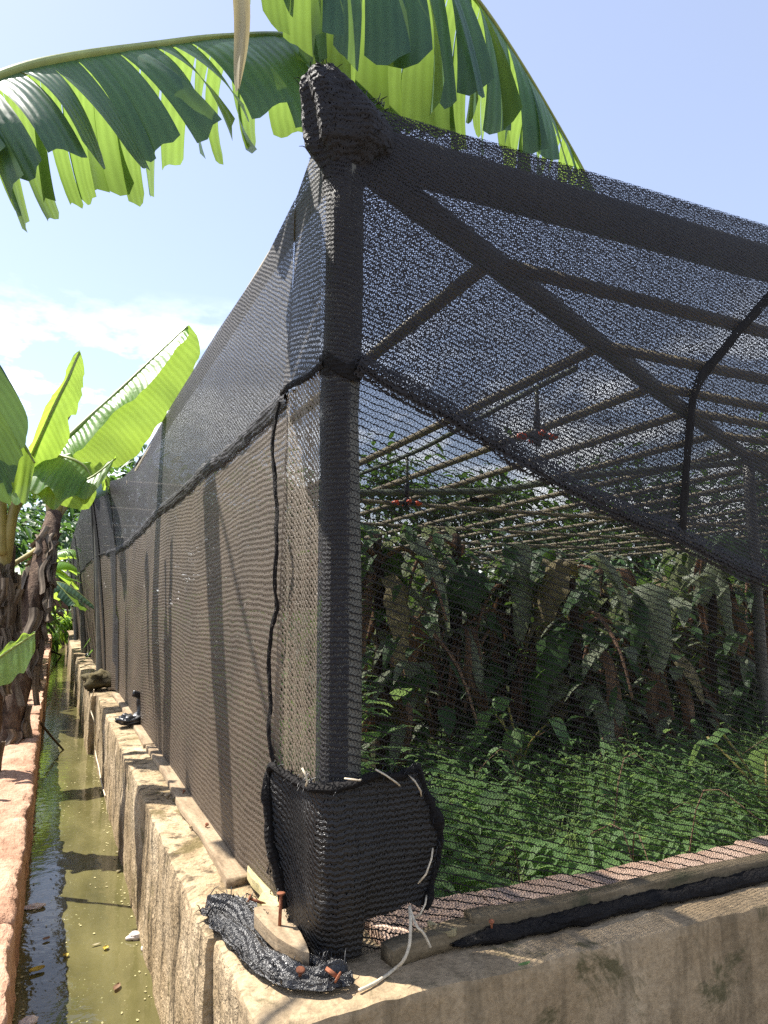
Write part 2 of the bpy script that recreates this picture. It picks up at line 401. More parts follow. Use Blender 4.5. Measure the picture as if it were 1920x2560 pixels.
# ------------------------------------------------------------------ pipe frame
ZR = 1.35
frame = thing('pipe_frame', (.72, 1.865, ZT), 'grey pipe frame with corner post and flat roof of thin pipes under the black net', 'frame')
def pipe(name, a, b, r, mat, n=14, sag=0.0, seg=8):
    mb = MB(); a = V(a); b = V(b)
    pts = [a.lerp(b, i / seg) + V((0, 0, -sag * 4 * (i / seg) * (1 - i / seg))) + mn.noise_vector(a + b + V((i, 0, 0)) * .7) * (r * .25 if 0 < i < seg else 0) for i in range(seg + 1)]
    mb.tube(pts, r, n); return mb.build(name, mat, frame)
pipe('corner_post', (.72, 1.865, ZT - .02), (.72, 1.865, 1.40), .056, M['pipe'], 24)
pipe('front_rail', (.70, 1.91, 1.415), (8.0, 1.90, 1.49), .070, M['pipe'], 18, .02)
HD = V((.885, .466, 0)).normalized()
def hip(s): return V((.72, 1.865, 1.36)) + HD * s
pipe('hip_beam', hip(.03), hip(16), .050, M['pipe'], 16, 0, 20)
xs = [1.49, 2.53, 3.32, 4.0, 4.75, 5.5, 6.3, 7.1, 8.0, 9.0, 10.0, 11.2, 12.5, 13.9]
for k, x in enumerate(xs):
    s = (x - .72) / HD.x; p = hip(s)
    pipe('purlin', (x, p.y, ZR - .01), (x + .1, 36, ZR - .03 + rnd.uniform(-.03, .03)), .030 if k else .032, M['purlin'], 10, .06, 16)
    pipe('purlin', (x + .03, p.y, ZR + .0), (x + 13, p.y + .1, ZR + rnd.uniform(-.02, .05)), .030, M['purlin'], 10, .05, 12)
for k in range(12):                 # cross pipes left of the hip, further back
    Y = 8 + k * 2.3
    pipe('cross_pipe', (.62 if Y < 9 else .35, Y, ZR - .07), (13, Y + .2, ZR - .08), .028, M['purlin'], 8, .03)
pipe('side_rail', (.70, 1.92, 1.33), (.68, 7.5, 1.33), .03, M['purlin'], 10)
for (x, y) in ((5.9, 4.6), (10.4, 6.95), (.60, 9.6), (.55, 14.2), (.55, 19.5), (4.4, 11), (8.5, 14), (1.3, 14.5), (2.6, 20)):
    top = V((x - (.20 if x < .8 else 0), y, 1.36))
    pipe('post', (x, y, -1.55), top, .052, M['pipe'], 14)

# water hose under the roof
mb = MB(); mb.tube(resample([aY(760, 1064, 5.6), aY(900, 1063, 5.4), aY(1080, 1058, 5.2), aY(1250, 1030, 4.9), aY(1450, 1012, 4.6), aY(1700, 990, 4.4)], 30), .030, 10)
tag(mb.build('water_pipe', M['hose']), 'dull green water pipe strung level below the roof pipes', 'pipe')
mb = MB(); mb.tube(resample([V((2.53, 3.0, 1.28)), V((2.53, 3.36, 1.27)), V((2.52, 4.2, 1.22)), V((2.53, 5.09, 1.19)), V((2.55, 7, 1.22)), V((2.6, 10, 1.25))], 24), .018, 8)
tag(mb.build('feed_hose', M['hose']), 'thin hose slung just under the second roof pipe feeding the orange misters', 'hose')

# ------------------------------------------------------------------ misters
def mister(loc, drop, label, rot):
    t = thing('mister', loc, label, 'mister', 'orange four way misters')
    c = V(loc)
    mb = MB(); mb.tube([c + V((0, 0, .10)), c + V((.004, 0, drop * .6)), c + V((0, 0, drop))], .013, 10); mb.build('drop_tube', M['hose'], t)
    mb = MB(); mb.tube([c + V((0, 0, .165)), c + V((0, 0, .16)), c + V((0, 0, .05)), c + V((0, 0, .045))], [.012, .021, .021, .015], 12)
    mb.tube([c + V((0, 0, .05)), c + V((0, 0, .02)), c + V((0, 0, -.03)), c + V((0, 0, -.06))], [.018, .026, .026, .016], 12)
    for k in range(4):
        d = V((math.cos(rot + k * math.pi / 2), math.sin(rot + k * math.pi / 2), 0))
        mb.tube([c + d * .01, c + d * .06, c + d * .072], [.014, .017, .012], 10)
    mb.build('cross_body', M['black_plastic'], t)
    for k in range(4):
        d = V((math.cos(rot + k * math.pi / 2), math.sin(rot + k * math.pi / 2), 0))
        mb = MB(); mb.tube([c + d * .066, c + d * .07, c + d * .10, c + d * .105, c + d * .122], [.016, .021, .021, .017, .014], 10); mb.build('nozzle', M['orange'], t)
mister((2.53, 3.36, .975), .31, 'nearer orange and black mister, hanging to the right of the dark sloping seam', R(-18))
mister((2.53, 5.09, .80), .39, 'orange and black mister hanging farther back, between the corner post and the seam', R(-15))

# ------------------------------------------------------------------ shade net
net = thing('shade_net', (.66, 1.80, ZT), 'black knitted shade net stretched over the pipe frame and down to the wall', 'net')
# top edge of the canal side panel
TOP = [(1.80, V((.655, 1.50))), (1.95, V((.655, 1.41))), (2.15, V((.66, 1.345))), (2.6, V((.665, 1.315))), (3.5, V((.668, 1.36))), (5, V((.655, 1.36))), (7.3, V((.665, 1.37))), (8.3, V((.60, 1.38))), (9.0, V((.46, 1.43))), (9.5, V((.34, 1.47))),
       (10.2, V((.29, 1.40))), (12, V((.26, 1.36))), (17, V((.245, 1.37))), (28, V((.27, 1.38))), (34, V((.27, 1.38)))]
def side_pt(Y, v, ripple=True):
    T = interp(TOP, Y); bx = .605 if Y < 8 else .57
    x = lerp(bx, T.x, v); z = lerp(ZT + .015, T.y, v)
    if Y < 2.5: x = lerp(x, .655, (2.5 - Y) / .7) if Y > 1.8 else .655
    w = math.sin(math.pi * v)
    if ripple:
        k = min(1, max(0, (Y - 2.0) / .8))
        x += k * w * (.030 * mn.noise(V((Y * .9, z * .5, 3))) + .012 * mn.noise(V((Y * 3.1, z * .8, 9))) + .006 * mn.noise(V((Y * 9, z * 1.2, 5))))
        x += -.05 * k * w * (1 if 2.6 < Y < 8 else .3) * math.sin(math.pi * min(1, max(0, (Y - 2.6) / 5.4))) * .6
    return V((x, Y, z))
SEAMZ = .67
def seam_v(Y):
    T = interp(TOP, Y); z = SEAMZ - .012 * (Y - 1.9) + .02 * mn.noise(V((Y * 1.5, 0, 0)))
    return (z - ZT - .015) / (T.y - ZT - .015)
YS = [2.16]
y = 2.16
while y < 34: y += .05 if y < 4 else (.09 if y < 8 else (.14 if y < 14 else .5)); YS.append(y)
def panel(name, ylist, va, vb, nv, mat, uvf, xoff=0):
    mb = MB(); b = 0; n = len(ylist)
    for yy in ylist:
        for j in range(nv + 1):
            f = j / nv; v = lerp(va(yy), vb(yy), f); p = side_pt(yy, v); p.x += xoff
            mb.add(p, uvf(p))
    for i in range(n - 1):
        for j in range(nv):
            a = i * (nv + 1) + j; mb.f.append((a, a + 1, a + nv + 2, a + nv + 1))
    return mb.build(name, mat, net)
def uv_side(p):
    return (p.y + .015 * mn.noise(V((p.y * 2, p.z * 2, 0))), p.z + .05 * mn.noise(V((p.y * .8, p.z * .5, 4))) + .02 * math.sin(p.y * 2.3))
panel('side_panel', YS, lambda y: 0, lambda y: seam_v(y), 26, M['net_side'], uv_side)
panel('upper_side_panel', YS, lambda y: seam_v(y), lambda y: 1, 14, M['net_side_upper'], lambda p: (p.y * .9 + p.z * .55, p.z * .9 - p.y * .5))
# wrap round the corner: from the vertical seam round the post
def wrap(s):            # s 0..1 from Y=2.16 round the post to the front
    y0 = 2.16
    la = y0 - 1.865; arc = math.pi / 2 * .064
    d = s * (la + arc)
    if d < la: return V((lerp(.628, .656, d / la), y0 - d, 0)), V((-1, 0, 0))
    a = (d - la) / .064
    return V((.72 - .064 * math.cos(a), 1.865 - .064 * math.sin(a), 0)), V((-math.cos(a), -math.sin(a), 0))
def wrap_fn(va, vb, shear):
    def fn(u, v):
        p, n = wrap(u); z = lerp(va, vb, v); 
        if u < .7: p.x += .016 * math.sin(u * 9 + z * .8) * (1 - u / .7) * (1 if -.8 < z < 1.2 else .3) + .007 * math.sin(u * 31 + z * 2) * max(0, 1 - u / .8)
        zz = z
        return V((p.x, p.y, zz)), (u * .40, z + shear * min(u, .8) * .40)
    return fn
wf = wrap_fn(ZT + .01, SEAMZ, 1.0)
mb = MB(); mb.grid(lambda u, v: wf(u * .72, v), 30, 60); mb.build('corner_wrap', M['net_wrap'], net)
mb = MB(); mb.grid(lambda u, v: wf(.72 + u * .28, v), 14, 60); mb.build('post_wrap', M['net_upper'], net)
mb = MB()
def wrap_up(u, v):
    p, n = wrap(u); T = interp(TOP, p.y if u < .75 else 1.85); z = lerp(SEAMZ, lerp(T.y, 1.46, max(0, (u - .6) / .4)), v)
    return V((lerp(p.x, max(p.x, T.x), min(1, v * 1.6)), p.y, z)), (u * .40, z + .25 * u * .4)
mb = MB(); mb.grid(lambda u, v: wrap_up(u * .72, v), 24, 26); mb.build('upper_corner_wrap', M['net_side_upper'], net)
mb = MB(); mb.grid(lambda u, v: wrap_up(.72 + u * .28, v), 14, 26); mb.build('upper_post_wrap', M['net_upper'], net)
# front panel in two sheets divided by the sloping seam
ST = [(q.x, q.z) for q in (aY(a, b, 1.79) for a, b in ((770, 808), (850, 842), (930, 878), (1000, 918), (1080, 966), (1160, 1018), (1230, 1058), (1320, 1102), (1400, 1137), (1470, 1168), (1560, 1210), (1659, 1255), (1900, 1360)))]
def fseam(x): return interp(ST, x) if x > .9 else lerp(SEAMZ, interp(ST, .9), (x - .72) / .18)
def ftop(x): return 1.50 + .012 * (x - .72)
def fy(x, z):
    w = max(0, math.sin(math.pi * min(1, max(0, (z - ZT) / 2.4))))
    return 1.801 + (.035 * mn.noise(V((x * 1.1, z * 1.1, 7))) + .012 * mn.noise(V((x * 4, z * 3, 2)))) * w * min(1, (x - .72) / .4) + (.03 if z > 1.2 else 0) * 0
ca, sa = math.cos(R(17)), math.sin(R(17))
def uv_front(p): return (p.x * ca - p.z * sa, p.x * sa + p.z * ca)
def front_low(u, v):
    x = lerp(.72, 8, u ** 1.3); z = lerp(ZT + .006, fseam(x) if fseam(x) > ZT + .05 else ZT + .05, v)
    p = V((x, fy(x, z), z)); return p, uv_front(p)
def front_up(u, v):
    x = lerp(.72, 8, u ** 1.3); s = max(fseam(x), ZT + .05); z = lerp(s, ftop(x), v)
    p = V((x, fy(x, z) + .03 * max(0, (z - 1.0) / .5) ** 2, z)); return p, uv_front(p)
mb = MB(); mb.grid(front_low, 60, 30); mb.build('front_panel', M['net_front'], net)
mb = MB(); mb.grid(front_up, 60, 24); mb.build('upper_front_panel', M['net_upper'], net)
# roof sheet: folds over the front rail, then runs back above the purlins
def roof(u, v):
    xr = lerp(0, 16, u ** 1.5)
    yb = [1.835, 1.85, 1.88, 1.93, 1.98, 2.06]
    nb = 6
    j = v * 120
    if j < nb: y = yb[int(j)]
    else: y = lerp(2.06, 35, ((j - 5) / 115) ** 1.5)
    y = min(y, 35)
    x0 = interp(TOP, max(y, 1.8)).x if y > 1.9 else .70
    zt = interp(TOP, max(y, 1.8)).y
    x = x0 + xr
    zf = 1.50 + .012 * x if y < 1.9 else (1.515 + .012 * x if y < 2 else 1.46)
    z = lerp(zt, lerp(zf, 1.425, min(1, max(0, (y - 1.98) / .8))), min(1, xr / .5))
    if y > 2: z += (.03 * mn.noise(V((x * .8, y * .8, 1))) - .075 * (.5 - .5 * math.cos(6.283 * (x - 1.49) / .95)) * (.4 + .6 * (.5 - .5 * math.cos(6.283 * y / 1.1)))) * min(1, xr) * min(1, (y - 2) / 1.5)
    return V((x, y, z)), (x * ca - y * sa, x * sa + y * ca)
mb = MB(); mb.grid(lambda u, v: roof(u, v * 22 / 120), 150, 22); mb.build('roof_panel', M['net_roof'], net)
mb = MB(); mb.grid(lambda u, v: roof(u, (22 + v * 98) / 120), 150, 98); mb.build('far_roof_panel', M['net_far_roof'], net)
# seams: dark doubled bands
def band(name, pts, r, flat=.5, wob=.004, n=8, mat='net_roll'):
    mb = MB(); mb.tube(pts, r, n, True, wob, flat); return mb.build(name, M[mat], net)
def strip(name, pts, w, mat='net_dense', seed=0, nrm=V((0, -1, 0)), off=.006):
    """narrow doubled band of net following a line"""
    pts = resample(pts, max(30, len(pts) * 2)); n = len(pts) - 1; mb = MB()
    def fn(u, v):
        k = min(int(u * n), n - 1); p = pts[k].lerp(pts[k + 1], u * n - k); t = (pts[k + 1] - pts[k]).normalized(); sd = t.cross(nrm).normalized(); f = v * 2 - 1
        ww = w * (1 + .35 * mn.noise(V((u * n * .4, f, seed))))
        return p + sd * (ww * f) + nrm * (off + w * .5 * (1 - f * f) * (.7 + .6 * mn.noise(V((u * n * .5, f * 2, seed + 3)))) + .004 * mn.noise(V((u * n, f * 3, seed)))), (u * n * .03, f * w)
    mb.grid(fn, n * 3, 6); return mb.build(name, M[mat], net)
sl = [V((x, fy(x, fseam(x)), fseam(x))) for x in [.74 + i * .1 for i in range(30)]]
strip('seam', sl, .010, 'net_seam', 1)
strip('seam_overlap', [p + V((0, 0, .012)) for p in sl], .040, 'net_upper', 2, off=.004)
strip('side_seam', [side_pt(y, seam_v(y)) for y in YS[::2] if y < 16], .012, 'net_seam', 3, V((-1, 0, 0)))
strip('side_seam', [side_pt(y, seam_v(y)) + V((0, 0, -.01)) for y in YS[::2] if y < 9], .040, 'net_side_upper', 7, V((-1, 0, 0)), .004)
def ring(z0, z1, r, ph):
    mb = MB()
    def fn(u, v):
        a = R(120 + u * 210); z = lerp(z0, z1, v) + .018 * math.sin(u * 7 + ph) + .01 * math.sin(v * 9 + u * 13)
        q = r + .004 * math.sin(v * 3.14) * (1 + mn.noise(V((u * 6, v * 3, ph)))) + .005 * mn.noise(V((u * 20, v * 8, ph)))
        return V((.72 + q * math.cos(a), 1.865 + q * math.sin(a), z)), (u * .25, z)
    mb.grid(fn, 60, 14); mb.build('ring_seam', M['net_seam'], net)
ring(SEAMZ - .03, SEAMZ + .025, .0645, 0)
vs = [V((.625 - .006, 2.165 - .03 * math.sin(i * .5), lerp(-.80, SEAMZ - .02, i / 24))) + mn.noise_vector(V((0, 0, i * .7))) * .012 for i in range(25)]
strip('side_seam', [V((wrap(u)[0].x, wrap(u)[0].y, SEAMZ + .005 * math.sin(u * 9))) for u in [i / 12 * .8 for i in range(13)]], .012, 'net_seam', 13, V((-1, 0, 0)))
strip('vertical_seam', vs, .008, 'net_seam', 4, V((-.8, -.6, 0)))
cs = [aY(1680, 610, 1.79), aY(1659, 640, 1.79), aY(1570, 745, 1.79), aY(1505, 830, 1.79), aY(1487, 930, 1.79), aY(1478, 1040, 1.79), aY(1470, 1150, 1.79)]
strip('curved_seam', cs, .018, 'net_seam', 5)
band('far_edge', [side_pt(y, 1) + V((-.004, 0, .004)) for y in (7.0, 7.2, 7.4)] , .012, 1, .004)
# band around second post
band('tie_seam', [side_pt(9.55 + .05 * i, 1 - i * .1) + V((-.012, 0, 0)) for i in range(11)], .016, 1, .008)

# dark net bands standing in for shade stripes further along, and the bay seam
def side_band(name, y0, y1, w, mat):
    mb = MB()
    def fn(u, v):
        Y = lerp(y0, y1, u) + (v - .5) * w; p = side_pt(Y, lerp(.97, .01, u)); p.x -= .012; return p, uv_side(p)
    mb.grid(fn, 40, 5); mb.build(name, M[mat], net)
side_band('shade_band', 9.0, 7.7, .30, 'net_upper'); side_band('bay_seam_shade', 9.6, 9.0, .14, 'net_seam'); side_band('bay_seam_shade', 15.0, 13.0, .5, 'net_seam'); side_band('bay_seam_shade', 18.0, 15.6, .5, 'net_seam')
# loose hem lying on the wall top round the corner
hem = [(452, 1952, .028), (500, 1962, .050), (540, 1992, .055), (575, 2035, .050), (622, 2085, .042), (690, 2106, .040), (750, 2098, .030)]
hp = resample([aZ(a, b, ZT + .022) for a, b, c in hem], 40); hw = [c for a, b, c in hem]
def hemfn(u, v):
    i = u * 40; k = min(int(i), 39); p = hp[k].lerp(hp[k + 1], i - k)
    t = (hp[min(k + 2, 40)] - hp[max(k - 1, 0)]).normalized(); n = t.cross(V((0, 0, 1))).normalized()
    w = 1.75 * interp([(j / 6, hw[j]) for j in range(7)], u); f = v * 2 - 1
    q = p + n * (w * f * (1 + .25 * mn.noise(V((u * 9, f, 0)))))
    q.z = ZT + .010 + .022 * (1 - f * f) * (.6 + .8 * mn.noise(V((u * 7, f * 2, 5)))) + .016 * math.sin(f * 8 + u * 9) * (1 - f * f) + .010 + .003 * mn.noise(V((u * 60, f * 9, 1)))
    return q, (u * .75 + f * .02, w * f * 1.2)
mb = MB(); mb.grid(hemfn, 220, 50); mb.build('loose_hem', M['net_dense'], net)
mb = MB()
def hemroll(u, v):
    x = lerp(.98, 6, u); a = v * 2 * math.pi; r = (.024 + .008 * mn.noise(V((x * 6, 0, 0)))) * min(1, .1 + (x - .98) / .16)
    p = V((x, 1.725 + math.cos(a) * r * 1.3, ZT + .020 + math.sin(a) * r * .8)) + mn.noise_vector(V((x * 14, a, 3))) * .012 + mn.noise_vector(V((x * 60, a * 2, 3))) * .006
    return p, (x, a * .024)
mb.grid(hemroll, 420, 14); mb.build('hem_roll', M['net_seam'], net)
# frayed threads
mb = MB()
for i in range(150):
    k = rnd.random(); p, _ = hemfn(k, rnd.choice((0.02, .98, rnd.random()))); d = V((rnd.uniform(-1, 1), rnd.uniform(-1, 1), rnd.uniform(.1, 1))).normalized() * rnd.uniform(.012, .04)
    mb.tube([p, p + d * .5 + V((0, 0, .006)), p + d], [.0015, .0013, .0007], 4, False)
tag(mb.build('frayed_thread', M['thread'], net), kind='stuff')

# bag of net tied over the post top
cap = thing('post_cap', (.72, 1.865, 1.30), 'lumpy hood of bunched black net tied over the top of the corner post', 'net hood')
CP = [(742, 400, 84), (744, 376, 92), (752, 352, 128), (760, 335, 160), (760, 318, 168), (757, 285, 172), (745, 250, 150), (722, 210, 118), (706, 178, 84), (700, 158, 50), (698, 149, 10)]
rows = []
for (cx, cy, w) in CP:
    p = aY(cx, cy, 1.865); wd = w * K * p.length / F_PX; rows.append((p, wd * .5))
def capfn(u, v):
    n = len(rows) - 1; t = v * n; k = min(int(t), n - 1); c = rows[k][0].lerp(rows[k + 1][0], t - k); r = lerp(rows[k][1], rows[k + 1][1], t - k)
    a = u * 2 * math.pi; d = V((math.cos(a), math.sin(a) * .8, 0)); p = c + d * r
    p += d * min(1, v * 3) * (.014 * mn.noise(V((math.cos(a) * 2, math.sin(a) * 2, v * 3))) + .005 * math.sin(a * 6 + v * 6 + 2 * math.sin(v * 5)) * (1 - v) + .012 * mn.noise(V((math.cos(a) * 3, math.sin(a) * 3, v * 1.5))) + .006 * math.sin(v * 17 + 4 * math.sin(a + 1)) * max(0, 1 - 1.5 * v)) + mn.noise_vector(p * 70) * .0035
    return p, (u * .7, c.z)
mb = MB(); mb.grid(capfn, 120, 110); mb.build('hood', M['net_hood'], cap)
mb = MB()
def capin(u, v):
    p, uv = capfn(u, v); n = len(rows) - 1; t = v * n; k = min(int(t), n - 1); c = rows[k][0].lerp(rows[k + 1][0], t - k)
    return c + (p - c) * .93, (uv[0] + .3, uv[1] * 1.1)
mb.grid(capin, 32, 30); mb.build('hood_lining', M['net_seam'], cap)
mb = MB()
for i in range(200):
    p, _ = capfn(rnd.random(), rnd.uniform(0, .95)); d = V((rnd.uniform(-1, 1), rnd.uniform(-1, .3), rnd.uniform(-.4, 1))).normalized() * rnd.uniform(.008, .028)
    mb.tube([p, p + d * .6, p + d + V((0, 0, -.004))], [.0016, .0014, .0008], 4, False)
for i in range(26):
    b = aY(rnd.uniform(800, 832), rnd.uniform(215, 262), 1.84); d = V((rnd.uniform(0, 1), rnd.uniform(-.3, .3), rnd.uniform(-.1, .8))).normalized() * rnd.uniform(.012, .030)
    mb.tube([b, b + d * .5, b + d], [.0022, .0018, .0008], 4, False)
tag(mb.build('frayed_thread', M['thread'], cap), kind='stuff')
# second cap at the far post
c2 = MB()
p2 = side_pt(9.5, 1)
c2.grid(lambda u, v: (p2 + V((.12 + (.20 * math.cos(u * 6.283)) * math.sin(v * 3.1416) , .2 * math.sin(u * 6.283) * math.sin(v * 3.1416), -.16 + .26 * (1 - v) )) + mn.noise_vector(V((u * 5, v * 5, 0))) * .03, (u, v * .4)), 18, 12)
tag(c2.build('post_cap', M['net_dense']), 'small shiny black net hood on the farther post along the canal', 'net hood')

# doubled net patch sewn round the foot of the post
patch = thing('net_patch', (.66, 1.80, ZT), 'square of doubled black net sewn round the foot of the corner post with white string', 'net patch')
def pwrap(d):          # d metres: 0 at back left edge, corner, then along the front
    la = .20; arc = math.pi / 2 * .078
    if d < la: return V((lerp(.595, .642, d / la), 1.865 + la - d, 0)), V((-1, 0, 0))
    if d < la + arc:
        a = (d - la) / .078; return V((.72 - .078 * math.cos(a), 1.865 - .078 * math.sin(a), 0)), V((-math.cos(a), -math.sin(a), 0))
    return V((.72 + d - la - arc, 1.787, 0)), V((0, -1, 0))
PL = .20 + .1225 + .215
def ptop(d): return interp([(0, -.505), (.06, -.455), (.2, -.475), (.34, -.468), (.40, -.445), (.46, -.455), (.51, -.44), (PL, -.485)], d)
def pbot(d): return interp([(0, -.80), (.08, -.86), (.2, -.885), (.35, -.885), (.36, -.80), (.44, -.795), (.50, -.78), (PL, -.80)], d)
def patchfn(off, inset):
    def fn(u, v):
        dm = .03 + .10 * (1 - v); d = dm + u * (PL - dm); p, n = pwrap(d); z = lerp(pbot(d), ptop(d), v)
        b = .012 * math.sin(v * 3.14) * (1 + math.sin(d * 22 + v * 2)) + .012 * max(0, mn.noise(V((d * 8, z * 7, 2)))) + .018 * math.exp(-((d - .05) / .04) ** 2)
        if d > .42: p.x += .025 * math.sin(v * 3.3) * (d - .42) / .12 - .05 * max(0, .35 - v) * (d - .42) / .12
        q = p + n * (off + b); q.z = z
        sh = 1.1 * min(d, .25) if d < .3 else .27
        return q, (d + inset, z + sh + .016 * math.sin(d * 40) * max(0, 1 - d / .25))
    return fn
mb = MB(); mb.grid(patchfn(.012, 0), 70, 40); mb.build('outer_layer', M['net_patch'], patch)
mb = MB(); mb.grid(patchfn(.004, .3), 40, 24); mb.build('inner_layer', M['net_dense'], patch)
mb = MB(); f = patchfn(.014, 0)
mb.tube([f(i / 60, 1)[0] for i in range(61)], lambda t: .009 + .008 * abs(mn.noise(V((t * 11, 0, 1)))), 10, True, .014)
mb.tube([f(1, 1 - i / 24)[0] for i in range(25)], lambda t: .008 + .016 * abs(mn.noise(V((t * 5, 0, 4)))), 10, True, .016)
mb.tube([f(0, 1 - i / 20)[0] for i in range(18)], lambda t: .012 + .010 * abs(mn.noise(V((t * 7, 0, 4)))), 10, True, .012)
mb.build('rolled_hem', M['net_seam'], patch)
mb = MB()
for i in range(260):
    k = rnd.random(); p = f(k, 1)[0] if i % 2 else f(rnd.choice((0, 1)), rnd.random())[0]
    d = V((rnd.uniform(-1, 1), rnd.uniform(-1, .2), rnd.uniform(-.6, 1))).normalized() * rnd.uniform(.012, .034)
    mb.tube([p, p + d * .55 + V((0, 0, .004)), p + d], [.0016, .0014, .0007], 4, False)
tag(mb.build('frayed_thread', M['thread'], patch), kind='stuff')
for (a, b) in (((656, 1662), (664, 1700)), ((748, 1684), (784, 1686)), ((815, 1664), (868, 1700)), ((888, 1676), (914, 1722)), ((944, 1746), (942, 1784)), ((940, 1832), (908, 1912)), ((926, 1938), (896, 1990))):
    mb = MB(); p, q = aY(*a, 1.752), aY(*b, 1.752)
    if a[0] < 700: p, q = aY(*a, 1.735), aY(*b, 1.735)
    mb.tube([p + V((0, .012, 0)), p.lerp(q, .3) + V((0, -.004, .002)), p.lerp(q, .7) + V((.002, -.003, 0)), q + V((0, .012, 0))], .0026, 6)
    mb.build('stitch', M['string'], patch)
mb = MB(); sp = [aY(884, 1958, 1.755), aY(887, 1990, 1.715), aY(885, 2040, 1.685), aY(872, 2075, 1.67), aZ(850, 2095, ZT + .012), aZ(812, 2122, ZT + .012), aZ(775, 2140, ZT + .012)]
mb.tube(resample(sp, 40), .0042, 6, True, .001)
mb.tube(resample([aY(884, 1958, 1.753), aY(900, 2000, 1.70), aY(915, 2016, 1.69), aY(930, 2046, 1.685)], 14), .0036, 6)
tag(mb.build('string', M['string']), 'loose end of white string dangling from the net patch onto the wall', 'string')

# ------------------------------------------------------------------ timber and nails
def nail(base, head, r, parent=None, label=None):
    mb = MB(); b, h = V(base), V(head); d = (h - b).normalized()
    mb.tube([b, h - d * .004], r, 8); mb.tube([h - d * .004, h - d * .003, h, h + d * .001], [r * 1.2, r * 2.5, r * 2.5, r * 1.6], 12)
    o = mb.build('nail', M['rust'], parent)
    if label: tag(o, label, 'nail')
    return o
def plank(name, pts, w, h, mat, parent, seed=0, up=V((0, 0, 1))):
    pts = resample(pts, max(6, len(pts) * 6)); n = len(pts) - 1; mb = MB()
    def fn(u, v):
        i = u * n; k = min(int(i), n - 1); p = pts[k].lerp(pts[k + 1], i - k); t = (pts[k + 1] - pts[k]).normalized(); s = t.cross(up).normalized()
        prof = [(-1, 0), (-1, .5), (-.96, .92), (-.88, 1), (-.3, 1.0), (.3, 1.0), (.88, 1), (.96, .92), (1, .5), (1, 0), (0, 0), (-1, 0)]
        x, z = prof[round(v * 11)]
        e = .5 * w * x * (1 + .10 * mn.noise(V((u * 14, x * .6, seed)))) ; zz = h * z * (1 + .10 * mn.noise(V((u * 9, x, seed + 4))))
        return p + s * e + up * zz, (u, v)
    mb.grid(fn, n * 2, 11)
    for e in (0, n * 2): 
        b = e * 12; mb.f.append(tuple(b + (k if e == 0 else 10 - k) for k in range(11)))
    return mb.build(name, mat, parent)
bd = thing('batten', (.58, 2.4, ZT), 'long pale batten nearest the corner lying on the canal wall below the net', 'batten', 'battens on the canal wall')
plank('board', [V((.578, 2.38, ZT + .004)), V((.588, 2.9, ZT + .005)), V((.575, 3.35, ZT + .004)), V((.592, 3.9, ZT + .006)), V((.59, 4.75, ZT + .004))], .078, .026, M['old_wood'], bd, 1)
for y in (2.95, 3.5): nail((.578, y, ZT + .028), (.583, y - .01, ZT + .044), .003, bd)
for k, (y0, y1) in enumerate(((4.80, 6.1), (6.14, 7.6), (8.1, 10.2))):
    b = thing('batten', (.58, y0, ZT), ['second batten from the corner on the canal wall, behind the black plastic scrap', 'short grey batten on the canal wall just before the mossy stone', 'farthest batten on the canal wall beyond the mossy stone'][k], 'batten', 'battens on the canal wall')
    plank('board', [V((.580, y0, ZT + .004)), V((.592, (y0 + y1) / 2, ZT + .006)), V((.58, y1, ZT + .004))], .075, .024, M['old_wood'], b, 3 + k)
sp1 = thing('split_board', aZ(580, 1900, ZT), 'jagged split piece of yellowish board with an upright rusty nail at the corner', 'board')
poly = [(545, 1838), (556, 1840), (566, 1860), (582, 1874), (590, 1896), (603, 1905), (624, 1916), (622, 1934), (612, 1952), (592, 1960), (570, 1958), (556, 1945), (568, 1925), (560, 1912), (545, 1898), (534, 1880), (536, 1862)]
mb = MB(); mb.prism([aZ(a, b, ZT + .052 + .006 * mn.noise(V((a * .1, b * .1, 0)))) for a, b in poly], .026); o = mb.build('board', M['pale_wood'], sp1, smooth=False)
nb = aZ(579, 1903, ZT + .045); nail(nb, nb + V((-.006, .0, .066)), .0042, sp1)
nb = aZ(552, 1866, ZT + .048); nail(nb, nb + V((-.022, -.006, .012)), .0030, sp1)
sp2 = thing('split_board', aZ(600, 2000, ZT), 'weathered short board with pointed end and tall rusty nail lying on the loose net', 'board')
poly = [(549, 1961), (570, 1955), (594, 1957), (616, 1962), (634, 1990), (650, 2015), (662, 2040), (668, 2058), (654, 2056), (634, 2046), (600, 2026), (570, 1998), (550, 1975)]
mb = MB(); mb.prism([aZ(a, b, ZT + .062) for a, b in poly], .034); mb.build('board', M['old_wood'], sp2, smooth=False)
nb = aZ(604, 2001, ZT + .060); nail(nb, nb + V((.003, .002, .082)), .0047, sp2)
n0 = aZ(704, 2092, ZT + .055); n1 = aZ(731, 2112, ZT + .040); nail(n0, n1, .0052, None, 'rusty nail lying on its side on the loose net at the corner')
n0 = aZ(648, 2108, ZT + .030); nail(n0, n0 + V((0, -.004, .016)), .0045, None, 'rusty nail driven nearly flush through the loose net')
n0 = aZ(556, 1948, ZT + .056); nail(n0 + V((.02, -.01, -.006)), n0 + V((-.024, .004, .012)), .0042, None, 'bent rusty nail pinned between the split boards and the net')
fb = thing('log_batten', (.80, 1.76, ZT), 'short dark wooden batten nearest the corner post on the front wall', 'batten')
plank('board', [V((.80, 1.735, ZT + .004)), V((.93, 1.752, ZT + .008)), V((1.12, 1.770, ZT + .008))], .058, .044, M['grey_wood'], fb, 11)
fb2 = thing('log_batten', (1.08, 1.765, ZT), 'long rounded grey wooden batten pressing the net along the front wall', 'batten')
